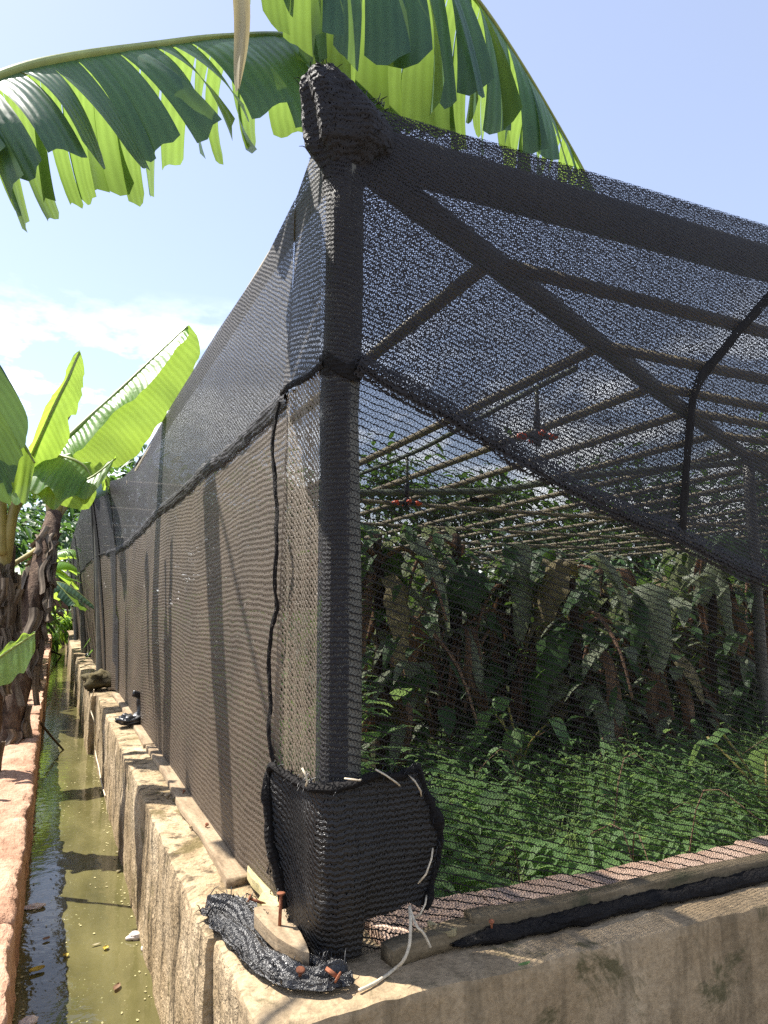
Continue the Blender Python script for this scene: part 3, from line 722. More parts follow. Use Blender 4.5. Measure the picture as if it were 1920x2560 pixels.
plank('board', [V((1.06, 1.768, ZT + .022)), V((1.35, 1.766, ZT + .012)), V((1.8, 1.758, ZT + .018)), V((2.3, 1.765, ZT + .008)), V((3.2, 1.76, ZT + .010)), V((5.2, 1.76, ZT + .010))], .056, .046, M['grey_wood'], fb2, 14)
nb = aZ(1062, 2004, ZT + .05); nail(nb, nb + V((-.004, -.006, .02)), .003, fb2)
# dry leaf and small green leaf on the front wall
def small_leaf(name, p, d, L, W, mat, label, cat, curl=.3, group=None):
    mb = MB(); d = V(d).normalized(); s = d.cross(V((0, 0, 1))).normalized()
    def fn(u, v):
        w = W * (math.sin(math.pi * min(1, u * .92 + .04)) ** .8); f = v * 2 - 1
        return V(p) + d * (L * (u - .5)) + s * (w * f) + V((0, 0, curl * W * f * f + curl * .3 * L * (u - .5) ** 2 / .25 * .4 + .003)), (u, v)
    mb.grid(fn, 12, 6); return tag(mb.build(name, mat), label, cat, group)
small_leaf('dry_leaf', aZ(955, 2026, ZT + .03), (.5, -.8, 0), .085, .016, M['tan_leaf'], 'curled brown dry leaf leaning on the front wooden batten', 'leaf', 1.2)
small_leaf('fallen_leaf', aZ(1133, 2086, ZT + .006), (1, .05, 0), .036, .007, M['herb'], 'tiny green leaf lying on the front wall ledge', 'leaf')

# ------------------------------------------------------------------ things on the canal wall
def lump(name, c, r, mat, seed, label, cat, amp=.35, fr=1.3, res=(20, 14), group=None, power=1.0):
    mb = MB(); c = V(c); r = V(r)
    def fn(u, v):
        a = u * 2 * math.pi; b = (v - .5) * math.pi; d = V((math.cos(a) * math.cos(b), math.sin(a) * math.cos(b), math.sin(b)))
        k = 1 + amp * mn.noise(d * fr + V((seed, 0, 0))) + amp * .5 * mn.noise(d * fr * 3 + V((0, seed, 0)))
        return c + V((d.x * r.x, d.y * r.y, d.z * r.z)) * k, (u, v)
    mb.grid(fn, *res); return tag(mb.build(name, mat), label, cat, group)
p = aZ(212, 1484, ZT + .02)
lump('stone', p + V((0, 0, .07)), (.16, .17, .095), M['rock'], 3, 'mossy dark stone sitting on the canal wall against the net', 'stone', .5)
def scrap(p, s, label, seed):
    t = thing('plastic_scrap', p, label, 'plastic scrap', 'black plastic scraps')
    mb = MB()
    def fn(u, v):
        a = u * 2 * math.pi; b = (v - .5) * math.pi; d = V((math.cos(a) * math.cos(b), math.sin(a) * math.cos(b), math.sin(b)))
        k = 1 + .5 * mn.noise(d * 2.6 + V((seed, 0, 0))) + .45 * abs(mn.noise(d * 6 + V((0, seed, 0))))
        return V(p) + V((d.x * .095, d.y * .08, d.z * .035 + .03)) * k * s, (u, v)
    mb.grid(fn, 30, 18); mb.build('crumpled_foot', M['black_plastic'], t)
    mb = MB()
    if s > .6:
        top = [V(p) + V((.055, .0, .02)) * s, V(p) + V((.065, .01, .09)) * s, V(p) + V((.05, .015, .16)) * s, V(p) + V((.045, .01, .20)) * s, V(p) + V((-.005, .0, .215)) * s]
        mb.tube(resample(top, 16), lambda t_: s * (.034 - .012 * t_ + .012 * abs(mn.noise(V((t_ * 9, seed, 0))))), 10, True, .02 * s)
        mb.build('twisted_strip', M['black_plastic'], t)
scrap(aZ(285, 1565, ZT + .02), 1.0, 'twisted black plastic scrap standing on the batten against the net', 1)
scrap(aZ(226, 1447, ZT + .02), .8, 'smaller black plastic scrap behind the mossy stone', 5)
scrap(aZ(200, 1420, ZT + .02), 1.1, 'farthest black plastic scrap on the canal wall edge', 9)
for k, (x, y, r) in enumerate(((440, 2003, .016), (418, 2012 - 20, .013), (406, 1985, .008), (480, 2070, .010), (427, 1985, .009))):
    # photo pixel positions
    q = aZ(x / K, y / K, ZT + .004)
    lump('pebble', q + V((0, 0, r * .45)), (r, r * 1.3, r * .7), M['rock'] if k == 0 else M['concrete'], 30 + k, ['brown pebble against the batten edge on the canal wall', 'pale pebble beside the brown one on the canal wall', 'tiny crumb of concrete by the canal wall batten', 'tiny crumb of concrete near the corner end of the batten', 'tiny crumb between the two pebbles on the canal wall'][k], 'pebble', .4, 1.5, (12, 8))
mb = MB(); pts = [aX(203, 1490, .35), aX(196, 1530, .34), aX(204, 1562, .37), aX(206, 1620, .40), aX(214, 1660, .405), aX(222, 1700, .41), aX(228, 1720, .41)]
mb.tube(resample(pts, 30), .005, 6, True, .003); tag(mb.build('wire', M['string']), 'pale frayed wire hanging down the canal side of the concrete wall', 'wire')
# sticks and floating things in the canal
ZW = -1.476
def stick(pts, r, label):
    mb = MB(); mb.tube(resample(pts, 16), lambda t: r * (1 - .45 * t), 7, True, .003); tag(mb.build('stick', M['stick']), label, 'stick')
stick([aZ(55, 1520, -1.02), aZ(80, 1552, -1.12), aZ(108, 1588, -1.30), aZ(144, 1628, -1.52)], .016, 'dark stick leaning from the laterite wall down into the canal water')
stick([aZ(88, 1402, -1.02), aZ(108, 1406, -1.15), aZ(134, 1416, -1.5)], .035, 'far dark branch dipping into the canal beyond the leaning stick')
def fl(x, y, L, W, ang, mat, label, cat='leaf', curl=.4):
    small_leaf('floating_leaf', aZ(x, y, ZW + .003), (math.cos(ang), math.sin(ang), 0), L, W, mat, label, cat, curl, 'leaves floating on the canal')
fl(80, 2098, .058, .020, .3, M['yellow_leaf'], 'large yellow leaf floating near the laterite wall in the foreground')
fl(228, 2050, .030, .012, 1.2, M['yellow_leaf'], 'small yellow leaf floating mid canal in the foreground')
fl(207, 2042, .042, .006, .2, M['tan_leaf'], 'thin tan leaf sliver floating in the middle of the canal')
fl(142, 2066, .026, .012, 1.9, M['yellow_leaf'], 'round yellow leaf floating behind the large yellow one')
fl(280, 1814, .055, .014, .4, M['tan_leaf'], 'pale dry leaf floating at the foot of the concrete wall')
fl(256, 1842, .045, .010, -.2, M['tan_leaf'], 'narrow dry leaf floating a little below the pale one')
fl(306, 1905, .040, .013, .5, M['yellow_leaf'], 'yellowish leaf curled against the wet wall edge')
fl(256, 1883, .038, .010, .9, M['tan_leaf'], 'brownish leaf floating left of the curled yellowish one')
fl(252, 2135, .050, .012, 1.1, M['dead_leaf'], 'brown sunken leaf nearest the camera in the canal')
fl(100, 2030, .030, .012, .3, M['dead_leaf'], 'brown leaf floating by the laterite wall')
lump('foam_chunk', aZ(292, 2022, ZW + .012), (.034, .022, .018), M['foam'], 2, 'larger white foam chunk floating beside the concrete wall', 'foam', .5)
lump('foam_chunk', aZ(313, 2048, ZW + .010), (.014, .014, .014), M['foam'], 7, 'smaller white foam chunk touching the concrete wall', 'foam', .4)
lump('foam_chunk', aZ(62, 2205, ZW + .010), (.030, .022, .014), M['foam'], 11, 'greyish foam chunk at the laterite wall in the bottom corner', 'foam', .4)
lump('foam_chunk', aZ(75, 1958, ZW + .008), (.05, .024, .012), M['foam'], 14, 'flat dirty foam scrap beside the laterite wall', 'foam', .4)

fk = MB(); rs = random.Random(5)
for i in range(900):
    y = 1.0 + 9 * rs.random() ** 1.5; e = rs.random()
    x = -.06 + .05 * rs.random() ** 2 if e < .3 else (.405 - .05 * rs.random() ** 2 if e < .55 else rs.uniform(-.05, .40))
    if e >= .55 and mn.noise(V((x * 6, y * 2, 0))) < .05: continue
    r = rs.uniform(.002, .007); o = len(fk.v); a = rs.random() * 6
    for k in range(5): fk.add((x + r * math.cos(a + k * 1.257) * rs.uniform(.6, 1.3), y + r * 1.5 * math.sin(a + k * 1.257), ZW + .0025 + .0006 * (i % 3)))
    fk.f.append(tuple(range(o, o + 5)))
M['scum'] = flat_mat('scum', (.34, .30, .15), .8, .5, 30, .3, .2)
tag(fk.build('floating_scum', M['scum']), 'tiny flakes of scum floating on the canal water', 'scum', None, 'stuff')

# ------------------------------------------------------------------ banana leaves and plants
def banana_blade(rach, hw, sides, tears, seed, a0=.5, a1=1.35, lean=.0, jit=.18, m=9, wav=.0, s_lo=0.0, s_hi=1.0, near=None):
    """blade strips hanging from a midrib; rach: dense points, hw(s) half width, sides: signs, tears: strip count"""
    rg = random.Random(seed); mb = MB(); n = len(rach) - 1
    cum = [0]
    for a, b in zip(rach, rach[1:]): cum.append(cum[-1] + (b - a).length)
    Ltot = cum[-1]; D = V((0, 0, -1))
    def at(s):
        i = s * n; k = min(int(i), n - 1); return rach[k].lerp(rach[k + 1], i - k), (rach[min(k + 2, n)] - rach[max(k - 1, 0)]).normalized()
    for sd in sides:
        cuts = [s_lo]; 
        while cuts[-1] < s_hi - .001: cuts.append(min(s_hi, cuts[-1] + (s_hi - s_lo) / tears * rg.uniform(.45, 1.6)))
        for c0, c1 in zip(cuts, cuts[1:]):
            ja = rg.uniform(-jit, jit); jb = rg.uniform(-jit, jit) * 1.2; jl = rg.uniform(-.14, .14) * (jit / .18); jr = rg.uniform(.88, 1.08) if tears > 1 else 1
            tw = rg.uniform(-1, 1) * jit * 1.2; shr = rg.uniform(.03, .14) if tears > 1 else 0; ph = rg.uniform(0, 6)
            ns = max(2, int((c1 - c0) * n * 1.0) + 1)
            b = len(mb.v)
            for i in range(ns + 1):
                f = i / ns; s = lerp(c0, c1, f); p, t = at(s)
                lat = t.cross(V((0, 0, 1))); lat = lat.normalized() * sd if lat.length > 1e-3 else V((sd, 0, 0))
                w = hw(s) * jr
                # strip narrows and rounds towards its end
                mid, mt = at((c0 + c1) / 2)
                q = V(p)
                for j in range(m + 1):
                    e = j / m
                    ang = lerp((a0(s) if callable(a0) else a0) + ja + tw * (f - .5), (a1(s) if callable(a1) else a1) + jb + tw * 2 * (f - .5), e ** .8)
                    d = (lat * math.cos(ang) + D * math.sin(ang) + t * (lean + jl * e)).normalized()
                    if j: q = q + d * (w / m) * (1 - (.22 * (2 * f - 1) ** 2 if (j == m and tears > 1) else 0))
                    o = V(q) + (mid - p) * (shr * e)
                    if wav: o.z += wav * math.sin(s * Ltot * 9 + ph) * e
                    o += t.cross(lat).normalized() * (.012 * math.sin(f * 6.28 + ph) * e)
                    mb.add(o, (s * Ltot + sd * 3, e))
            for i in range(ns):
                for j in range(m):
                    a = b + i * (m + 1) + j; mb.f.append((a, a + 1, a + m + 2, a + m + 1))
    return mb
def leafpart(parent, rach_ctrl, hw, n=60, mat='banana', rib=.016, petiole=None, **kw):
    rach = resample(rach_ctrl, n)
    mb = banana_blade(rach, hw, **kw); lf = mb.build('leaf', M[mat], parent)
    rb = MB(); rb.tube(rach, lambda t: rib * (1 - .75 * t) + .002, 8); rb.build('midrib', M['midrib'] if not petiole else M[petiole], lf)
    return lf
def hwshape(w, a=.12, b=.55, tip=.25):
    def f(s):
        if s < a: return w * (.45 + .55 * s / a)
        if s < b: return w
        return w * (1 - (1 - tip) * ((s - b) / (1 - b)) ** 1.6)
    return f
def trunk(parent, pts, r0, r1, seed, mat='trunk', flaps=14, name='trunk'):
    pp = resample(pts, 30); mb = MB(); rg = random.Random(seed)
    mb.tube(pp, lambda t: lerp(r0, r1, t) * (1 + .10 * mn.noise(V((t * 8, seed, 0)))), 18, True, .015)
    tr = mb.build(name, M[mat], parent)
    fb = MB()
    for i in range(flaps):
        t = rg.uniform(.02, .92); k = int(t * 29); p = pp[k]; ax = (pp[k + 1] - pp[k]).normalized(); a = rg.uniform(0, 6.28)
        e = ax.cross(V((math.cos(a), math.sin(a), .2))).normalized(); r = lerp(r0, r1, t); L = rg.uniform(.15, .5); s2 = e.cross(ax).normalized(); w = rg.uniform(.02, .06)
        def fn(u, v):
            q = p + e * (r * .98 + .02 + .05 * u * u * rg.uniform(.9, 1.1)) - ax * (L * u) + V((0, 0, -.03 * u)) + s2 * ((v - .5) * 2 * w * (1 - .5 * u) + .02 * math.sin(u * 7 + i))
            q += e * (.025 * math.sin(v * 7 + i)); return q, (v * .2, u)
        fb.grid(fn, 8, 4)
    if flaps: fb.build('dry_sheath', M['sheath'], tr)
    return tr

# the big plant beyond the left frame edge whose two torn leaves hang over the net
bp = thing('banana_plant', (-1.15, 2.6, -1.28), 'tall banana plant whose torn leaves arch over the top of the net', 'banana plant')
crown = V((-1.05, 2.65, 1.75))
trunk(bp, [V((-1.15, 2.6, -1.3)), V((-1.12, 2.62, .2)), crown], .14, .085, 3)
l1 = [crown, aY(-420, 330, 2.15), aY(-200, 240, 2.12), aY(-60, 190, 2.12), aY(60, 146, 2.14), aY(180, 120, 2.18), aY(320, 100, 2.25), aY(480, 80, 2.36), aY(640, 78, 2.55), aY(770, 120, 2.75), aY(845, 200, 2.9)]
leafpart(bp, l1, lambda s: interp([(0, .22), (.2, .36), (.4, .43), (.5, .46), (.6, .43), (.75, .40), (.9, .38), (1, .2)], s), 90, 'banana', .022, sides=(1,), tears=22, seed=4, a0=.85, a1=1.42, lean=.42, jit=.12, s_lo=.16)
leafpart(bp, [p + V((0, .012, .004)) for p in l1], lambda s: interp([(0, .2), (.2, .33), (.4, .40), (.5, .45), (.62, .44), (.75, .42), (.9, .4), (1, .2)], s), 90, 'banana_translucent', .004, sides=(-1,), tears=24, seed=9, a0=.6, a1=1.62, lean=.34, jit=.2, s_lo=.16)
l2 = [crown + V((.05, 0, .05)), aY(-100, -260, 2.2), aY(250, -330, 2.15), aY(480, -300, 2.15), aY(650, -255, 2.2), aY(800, -190, 2.25), aY(930, -100, 2.35), aY(1030, 0, 2.45), aY(1120, 130, 2.6), aY(1200, 262, 2.75), aY(1262, 372, 2.9), aY(1300, 450, 3.0)]
w2 = lambda s: interp([(0, .2), (.26, .34), (.36, .60), (.45, .76), (.6, .72), (.7, .56), (.8, .46), (.9, .36), (1, .10)], s)
leafpart(bp, l2, w2, 100, 'banana', .020, sides=(1,), tears=26, seed=21, a0=1.2, a1=1.58, lean=.02, jit=.13, s_lo=.26)
leafpart(bp, [p + V((.0, .012, .004)) for p in l2], w2, 100, 'banana_translucent', .004, sides=(-1,), tears=30, seed=35, a0=1.0, a1=1.56, lean=.05, jit=.14, s_lo=.26)
# tan torn scrap hanging from it
mb = MB(); sa_, sb_ = aY(512, -70, 2.05), aY(520, 195, 2.12)
def scrapfn(u, v):
    p = sa_.lerp(sb_, u) + RT * ((v - .5) * .05 * (1 - .85 * u ** 4) + .012 * math.sin(u * 4)) + V((0, .015 * math.sin(v * 5 + u * 2), 0)); return p, (v * .1, u * .9)
mb.grid(scrapfn, 12, 5); mb.build('dry_strip', M['tan_leaf'], bp)
# added unseen leaf strip with rib, shaped to throw slanting shade on the net
def shade_strip(a, b, w, k):
    """leaf strip whose middle line lies on the sun rays through net points a and b"""
    mb = MB(); k1, k2 = k
    pa, pb = V(a) + SUN * k1, V(b) + SUN * k2; t = (pb - pa).normalized(); s = t.cross(SUN).normalized()
    mb.grid(lambda u, v: (pa.lerp(pb, u) + s * ((v - .5) * w * (1 - .15 * u)) + V((0, 0, .03 * math.sin(u * 5 + v * 3))), (v * .2, u * .9)), 14, 5)
    return mb
for a, b, w, k in (((.62, 3.42, .62), (.61, 2.62, -.95), .25, (3.3, 3.7)),):
    lf = shade_strip(a, b, w, k).build('leaf', M['banana'], bp)  # added unseen leaf strip that casts the near shade band
    pa, pb = V(a) + SUN * k[0], V(b) + SUN * k[1]; mb = MB()
    mb.tube(resample([crown, crown.lerp(pa, .5) + V((-.1, 0, .35)), pa, pa.lerp(pb, .6), pb], 24), lambda t: .018 - .014 * t, 7); mb.build('midrib', M['midrib'], lf)  # rib of the added leaf strip

bp2 = thing('banana_plant', (-.75, 8.2, -1.28), 'banana plant with shaggy brown trunk leaning beside the laterite wall', 'banana plant')
base = aY(10, 1640, 6.4); top = aY(118, 1110, 7.6)
trunk(bp2, [V((base.x - .05, base.y - .1, -1.32)), aY(35, 1480, 6.6), aY(75, 1280, 7.0), aY(105, 1160, 7.4), top], .125, .07, 8, flaps=60)
mb = MB(); mb.tube(resample([aY(120, 1120, 7.6), aY(150, 1080, 7.8), aY(182, 1062, 8.0)], 12), lambda t: .045 - .02 * t, 10); mb.build('petiole', M['petiole'], bp2)
mb = MB(); mb.tube(resample([aY(90, 1180, 7.4), aY(60, 1200, 7.2), aY(22, 1222, 7.0)], 12), lambda t: .03 - .01 * t, 8); mb.build('petiole', M['petiole'], bp2)
for q, (a, b, c) in enumerate((((112, 1120), (104, 1060), (96, 1000)), ((120, 1115), (132, 1070), (138, 1020)))):
    mb = MB(); mb.tube(resample([aY(*a, 7.6), aY(*b, 7.6), aY(*c, 7.7)], 10), lambda t: .05 - .02 * t, 10); mb.build('petiole', M['petiole'], bp2)
leafpart(bp2, [aY(182, 1062, 8.0), aY(215, 1042, 8.6), aY(232, 1052, 9.1)], hwshape(.16), 30, 'banana', .02, sides=(1, -1), tears=4, seed=6, a0=.3, a1=1.0, jit=.2)

bp3 = thing('banana_plant', (-1.0, 5.6, -1.28), 'banana plant at the left edge with an upright pale green leaf and drooping bright ones', 'banana plant')
ct = aY(18, 1180, 5.4)
trunk(bp3, [V((ct.x - .10, 5.2, -1.32)), aY(-6, 1420, 5.2), aY(4, 1290, 5.3), ct], .085, .05, 17, flaps=30)
def pet(pts, r=.03):
    mb = MB(); mb.tube(resample(pts, 14), lambda t: r * (1 - .45 * t), 10); mb.build('petiole', M['petiole'], bp3)
pet([aY(8, 1230, 5.35), aY(24, 1130, 5.3), aY(46, 1030, 5.3)], .045)
pet([aY(0, 1200, 5.3), aY(2, 1080, 5.3), aY(-6, 960, 5.3)], .045)
# upright leaf with the tip towards the net
u1 = [aY(66, 1060, 5.3), aY(110, 985, 5.35), aY(175, 918, 5.4), aY(250, 850, 5.45), aY(330, 775, 5.5), aY(405, 705, 5.55)]
def blade_flat(parent, ctrl, wa, wb, mat, seed, na, nb, wave=.02, n=50, rib=.016, notch=0):
    """untorn leaf held open: both halves set by explicit side vectors"""
    rach = resample(ctrl, n); mb = MB(); L = sum((b - a).length for a, b in zip(rach, rach[1:]))
    for sd, w, vec in ((1, wa, na), (-1, wb, nb)):
        vec = V(vec).normalized()
        def fn(u, v):
            k = min(int(u * n), n - 1); p = rach[k].lerp(rach[k + 1], u * n - k); ww = w(u)
            ww *= 1 - notch * max(0, mn.noise(V((u * 14, seed, 0))))
            q = p + vec * (ww * v) + V((0, 0, -.35 * ww * v * v)) + V((0, 0, 1)) * (wave * math.sin(u * 19 + seed + sd) * v) + FW * (wave * mn.noise(V((u * 9, v, seed))) * v)
            return q, (u * L + sd * 5, v * .97)
        mb.grid(fn, n, 8)
    lf = mb.build('leaf', M[mat], parent); rb = MB(); rb.tube(rach, lambda t: rib * (1 - .75 * t) + .002, 8); rb.build('midrib', M['midrib'], lf); return lf
def wp(w, a=.15, tip=.8):
    return lambda u: w * min(1, .25 + u / a * .75) * (1 if u < tip else math.sqrt(max(0.0, 1 - ((u - tip) / (1 - tip)) ** 2)) * .97 + .03)
up = V((0, 0, 1))
blade_flat(bp3, u1, wp(.17, .1, .72), wp(.33, .15, .62), 'banana_bright', 3, RT * .62 - up * .36 - FW * .6, RT * .78 - up * .42 + FW * .35, .03, 60, .018, .3)
u2 = [aY(46, 1030, 5.3), aY(70, 980, 5.1), aY(110, 890, 5.0), aY(150, 810, 5.0), aY(171, 760, 5.05)]
blade_flat(bp3, u2, wp(.10, .2, .5), wp(.17, .2, .4), 'banana_bright', 8, -RT * .35 - FW * .6 - up * .5, RT * .5 - up * .8 + FW * .3, .03, 40, .014, .6)
u3 = [aY(-60, 1010, 4.7), aY(-50, 920, 4.6), aY(-30, 850, 4.5), aY(-10, 770, 4.5)]
blade_flat(bp3, u3, wp(.19), wp(.30), 'banana', 5, -RT + up * .3, RT * .72 - up * .75 + FW * .2, .02, 40, .016, .1)
u4 = [aY(70, 1010, 5.2), aY(110, 985, 5.1), aY(150, 990, 5.0), aY(185, 1010, 4.95), aY(205, 1050, 4.9)]
blade_flat(bp3, u4, wp(.05, .15, .6), wp(.26, .1, .6), 'banana_bright', 12, RT * .8 + up * .2 + FW * .3, -RT * .1 - up * .62 - FW * .75, .03, 40, .014, .1)
u5 = [aY(30, 1040, 5.3), aY(70, 1030, 5.1), aY(130, 1040, 4.95), aY(190, 1035, 4.9), aY(250, 990, 4.9)]
blade_flat(bp3, u5, wp(.04, .15, .6), wp(.16, .1, .6), 'banana_bright', 15, up * .25 + FW * .8, -up * .62 + RT * .1 - FW * .75, .04, 40, .014, .2)
u6 = [aY(10, 1010, 5.3), aY(30, 960, 5.2), aY(40, 960, 5.0), aY(20, 1010, 4.9)]
blade_flat(bp3, [aY(-40, 960, 4.7), aY(0, 930, 4.65), aY(40, 945, 4.6), aY(75, 1000, 4.55)], wp(.08), wp(.24), 'banana_bright', 25, up * .6 - RT * .2, -up * .9 - RT * .1, .03, 30, .014, .2)
leafpart(bp3, [aY(20, 1130, 5.4), aY(90, 1000, 5.6), aY(160, 960, 5.8), aY(215, 985, 6.0), aY(230, 1050, 6.1)], hwshape(.17), 40, 'banana_bright', .014, sides=(1, -1), tears=9, seed=41, a0=.9, a1=1.5, jit=.2, s_lo=.35)
pet([aY(15, 1140, 5.4), aY(80, 1010, 5.5), aY(158, 880, 5.6)], .03)
# dry leaves hanging on its trunk
mb = MB()
for k in range(7):
    p = aY(rnd.uniform(-8, 30), rnd.uniform(1210, 1290), 5.2); L = rnd.uniform(.3, .7)
    mb.grid(lambda u, v: (p + RT * ((v - .5) * .09 * (1 - .4 * u) + .03 * math.sin(u * 5 + k)) + V((0, .03 * math.sin(v * 6 + u * 3), -L * u)), (v * .1, u)), 10, 4)
mb.build('dry_leaf', M['sheath'], bp3)
# young sucker leaf in front of the trunk
bs = thing('banana_sucker', (-.6, 4.6, -1.28), 'young banana sucker with one bright broad leaf beside the laterite wall', 'banana plant')
s0 = aY(2, 1420, 4.6)
mb = MB(); mb.tube(resample([V((s0.x - .25, 4.6, -1.3)), V((s0.x - .16, 4.6, -1.0)), s0 + V((-.03, 0, -.03))], 12), lambda t: .035 - .015 * t, 8); mb.build('stem', M['petiole'], bs)
blade_flat(bs, [s0 + V((-.06, 0, -.04)), aY(20, 1405, 4.55), aY(50, 1385, 4.5), aY(76, 1368, 4.45)], wp(.045, .15, .6), wp(.13, .15, .5), 'banana_bright', 31, up * .9 - RT * .3, -up * .8 + RT * .3 - FW * .3, .012, 30, .007)

# plants behind the trunks
def bush_banana(loc, h, nl, seed, label, mat='banana_bright', ln=1.2, w=.22):
    rg = random.Random(seed); t = thing('banana_plant', loc, label, 'banana plant', 'banana plants behind the trunks')
    loc = V(loc); cr = loc + V((0, 0, h))
    trunk(t, [loc, loc + V((.03, 0, h * .5)), cr], .10, .06, seed, flaps=8)
    for k in range(nl):
        a = k * 2.4 + rg.uniform(-.3, .3); d = V((math.cos(a), math.sin(a), 0)); L = ln * rg.uniform(.75, 1.15); e = rg.uniform(.5, 1.2)
        pts = [cr, cr + d * L * .25 + V((0, 0, L * .35 * e)), cr + d * L * .6 + V((0, 0, L * .45 * e)), cr + d * L + V((0, 0, L * (.35 * e - .25)))]
        leafpart(t, pts, hwshape(w), 30, mat if rg.random() < .7 else 'banana', .014, sides=(1, -1), tears=rg.choice((2, 5, 8)), seed=seed * 7 + k, a0=.15, a1=.9, jit=.15, m=6, s_lo=.12)
bush_banana((-.60, 10.6, -1.3), 1.25, 10, 51, 'banana plant with bright leaves seen between the shaggy trunk and the net')
bush_banana((-.65, 15.5, -1.3), 1.45, 10, 52, 'farther banana plant with leaves touching the net above the canal', 'banana_bright', 1.5, .26)
bush_banana((-1.9, 8.8, -1.3), 1.3, 10, 53, 'low banana plant filling the gap left of the shaggy trunk')
bush_banana((-.75, 20.5, -1.3), .75, 7, 54, 'low banana plant near the end wall of the canal', 'banana_bright', 1.1, .22)

def leaf_tree(loc, h, crown_c, crown_r, n, size, seed, label, mat='tree_leaf', clumps=26, group=None, cat='tree', name='leafy_tree', tr=.12):
    rg = random.Random(seed); t = thing(name, loc, label, cat, group); loc = V(loc); cc = V(crown_c); cr = V(crown_r)
    mb = MB(); mb.tube(resample([loc, loc.lerp(cc, .5) + V((.1, 0, 0)), cc], 10), lambda u: tr * (1 - .6 * u), 10, True, .02)
    cl = []
    for k in range(clumps):
        d = V((rg.gauss(0, 1), rg.gauss(0, 1), rg.gauss(0, 1))).normalized() * rg.uniform(.35, 1) ** .6
        c = cc + V((d.x * cr.x, d.y * cr.y, d.z * cr.z)); cl.append((c, rg.uniform(.16, .34) * min(cr)))
        if k % 2 == 0: mb.tube(resample([loc.lerp(cc, .7), loc.lerp(cc, .8).lerp(c, .5) + V((0, 0, -.05)), c], 6), lambda u: tr * .35 * (1 - .7 * u), 6)
    mb.build('trunk', M['trunk'], t)
    lb = MB()
    for i in range(n):
        c, r = rg.choice(cl); d = V((rg.gauss(0, 1), rg.gauss(0, 1), rg.gauss(0, .8))); p = c + d * r
        o = (p - cc); o = V((o.x, o.y, o.z * .5)).normalized() + V((rg.uniform(-1, 1), rg.uniform(-1, 1), rg.uniform(-1.2, .4))) * .9
        lb.leaf(p, o, V((rg.uniform(-.4, .4), rg.uniform(-.4, .4), 1)), size * rg.uniform(.6, 1.25), size * .17 * rg.uniform(.8, 1.3), rg.uniform(.1, .6))
    lb.build('crown', M[mat], t)
leaf_tree((-2.3, 13.5, -1.3), 3, (-2.0, 13.6, .75), (1.6, 1.5, 1.5), 3600, .26, 61, 'dark leafy tree with drooping narrow leaves behind the banana trunks', clumps=40)
leaf_tree((-3.0, 22, -1.3), 3, (-1.9, 22, 1.1), (2.4, 2, 2.0), 2600, .36, 62, 'farther dark leafy tree showing between the trunks and the sky')
leaf_tree((.1, 27.6, -1.7), 1, (-.2, 27.2, -.75), (.75, .6, .5), 260, .34, 63, 'pale broad leaved bush at the end of the canal', 'banana_bright', 12, None, 'bush', 'leafy_bush', .04)
mb = MB()
for k in range(1):
    a = aY(112 + k * 6, 1285 + 40 * k, 26); b = aY(160, 1270 + 45 * k, 26)
    mb.merge = None
    rr = resample([a, a.lerp(b, .5) + V((0, 0, .22)), b + V((0, 0, -.1))], 20)
    x = banana_blade(rr, hwshape(.22), (1, -1), 8, 71 + k, .5, 1.2); o_ = len(mb.v); mb.v += x.v; mb.uv += x.uv; mb.f += [tuple(i + o_ for i in f) for f in x.f]
tag(mb.build('dry_fronds', M['dead_leaf']), 'dry orange brown fronds drooping in front of the end wall', 'fronds')

# ------------------------------------------------------------------ inside the net
def clear_zone(x, y): return True
rg = random.Random(99)
ug = MB(); dk = MB()
def herb(mb, p, h, n, L):
    for k in range(n):
        a = rg.uniform(0, 6.28); z = h * rg.uniform(.25, 1); d = V((math.cos(a), math.sin(a), rg.uniform(-.1, .8)))
        mb.leaf(V(p) + V((rg.uniform(-.05, .05), rg.uniform(-.05, .05), z)), d, V((0, 0, 1)), L * rg.uniform(.7, 1.5), L * rg.choice((.06, .09, .12, .2, .3)), rg.uniform(.1, .7))
for i in range(2500):
    y = 2.12 + 5.6 * rg.random() ** 1.4; x = lerp(.62 * y - .6, 1.55 * y + .6, rg.random())
    if x < .8: x = rg.uniform(.85, 1.6)
    hill = .42 + .16 * mn.noise(V((x * .9, y * .9, 0))) + .10 * mn.noise(V((x * 2.6, y * 2.6, 5)))
    if y < 2.5: hill *= .72
    if mn.noise(V((x * 1.9, y * 1.9, 11))) > .28: continue
    hill *= 1 + .9 * max(0, mn.noise(V((x * 1.3, y * 1.3, 21))))
    herb(ug, V((x, y, -1.52)), max(.18, hill) * rg.uniform(.7, 1.25), rg.randint(11, 17), rg.choice((.07, .10, .13)))
tag(ug.build('undergrowth', M['herb']), 'dense low green weeds covering the bed inside the net', 'weeds', None, 'stuff')
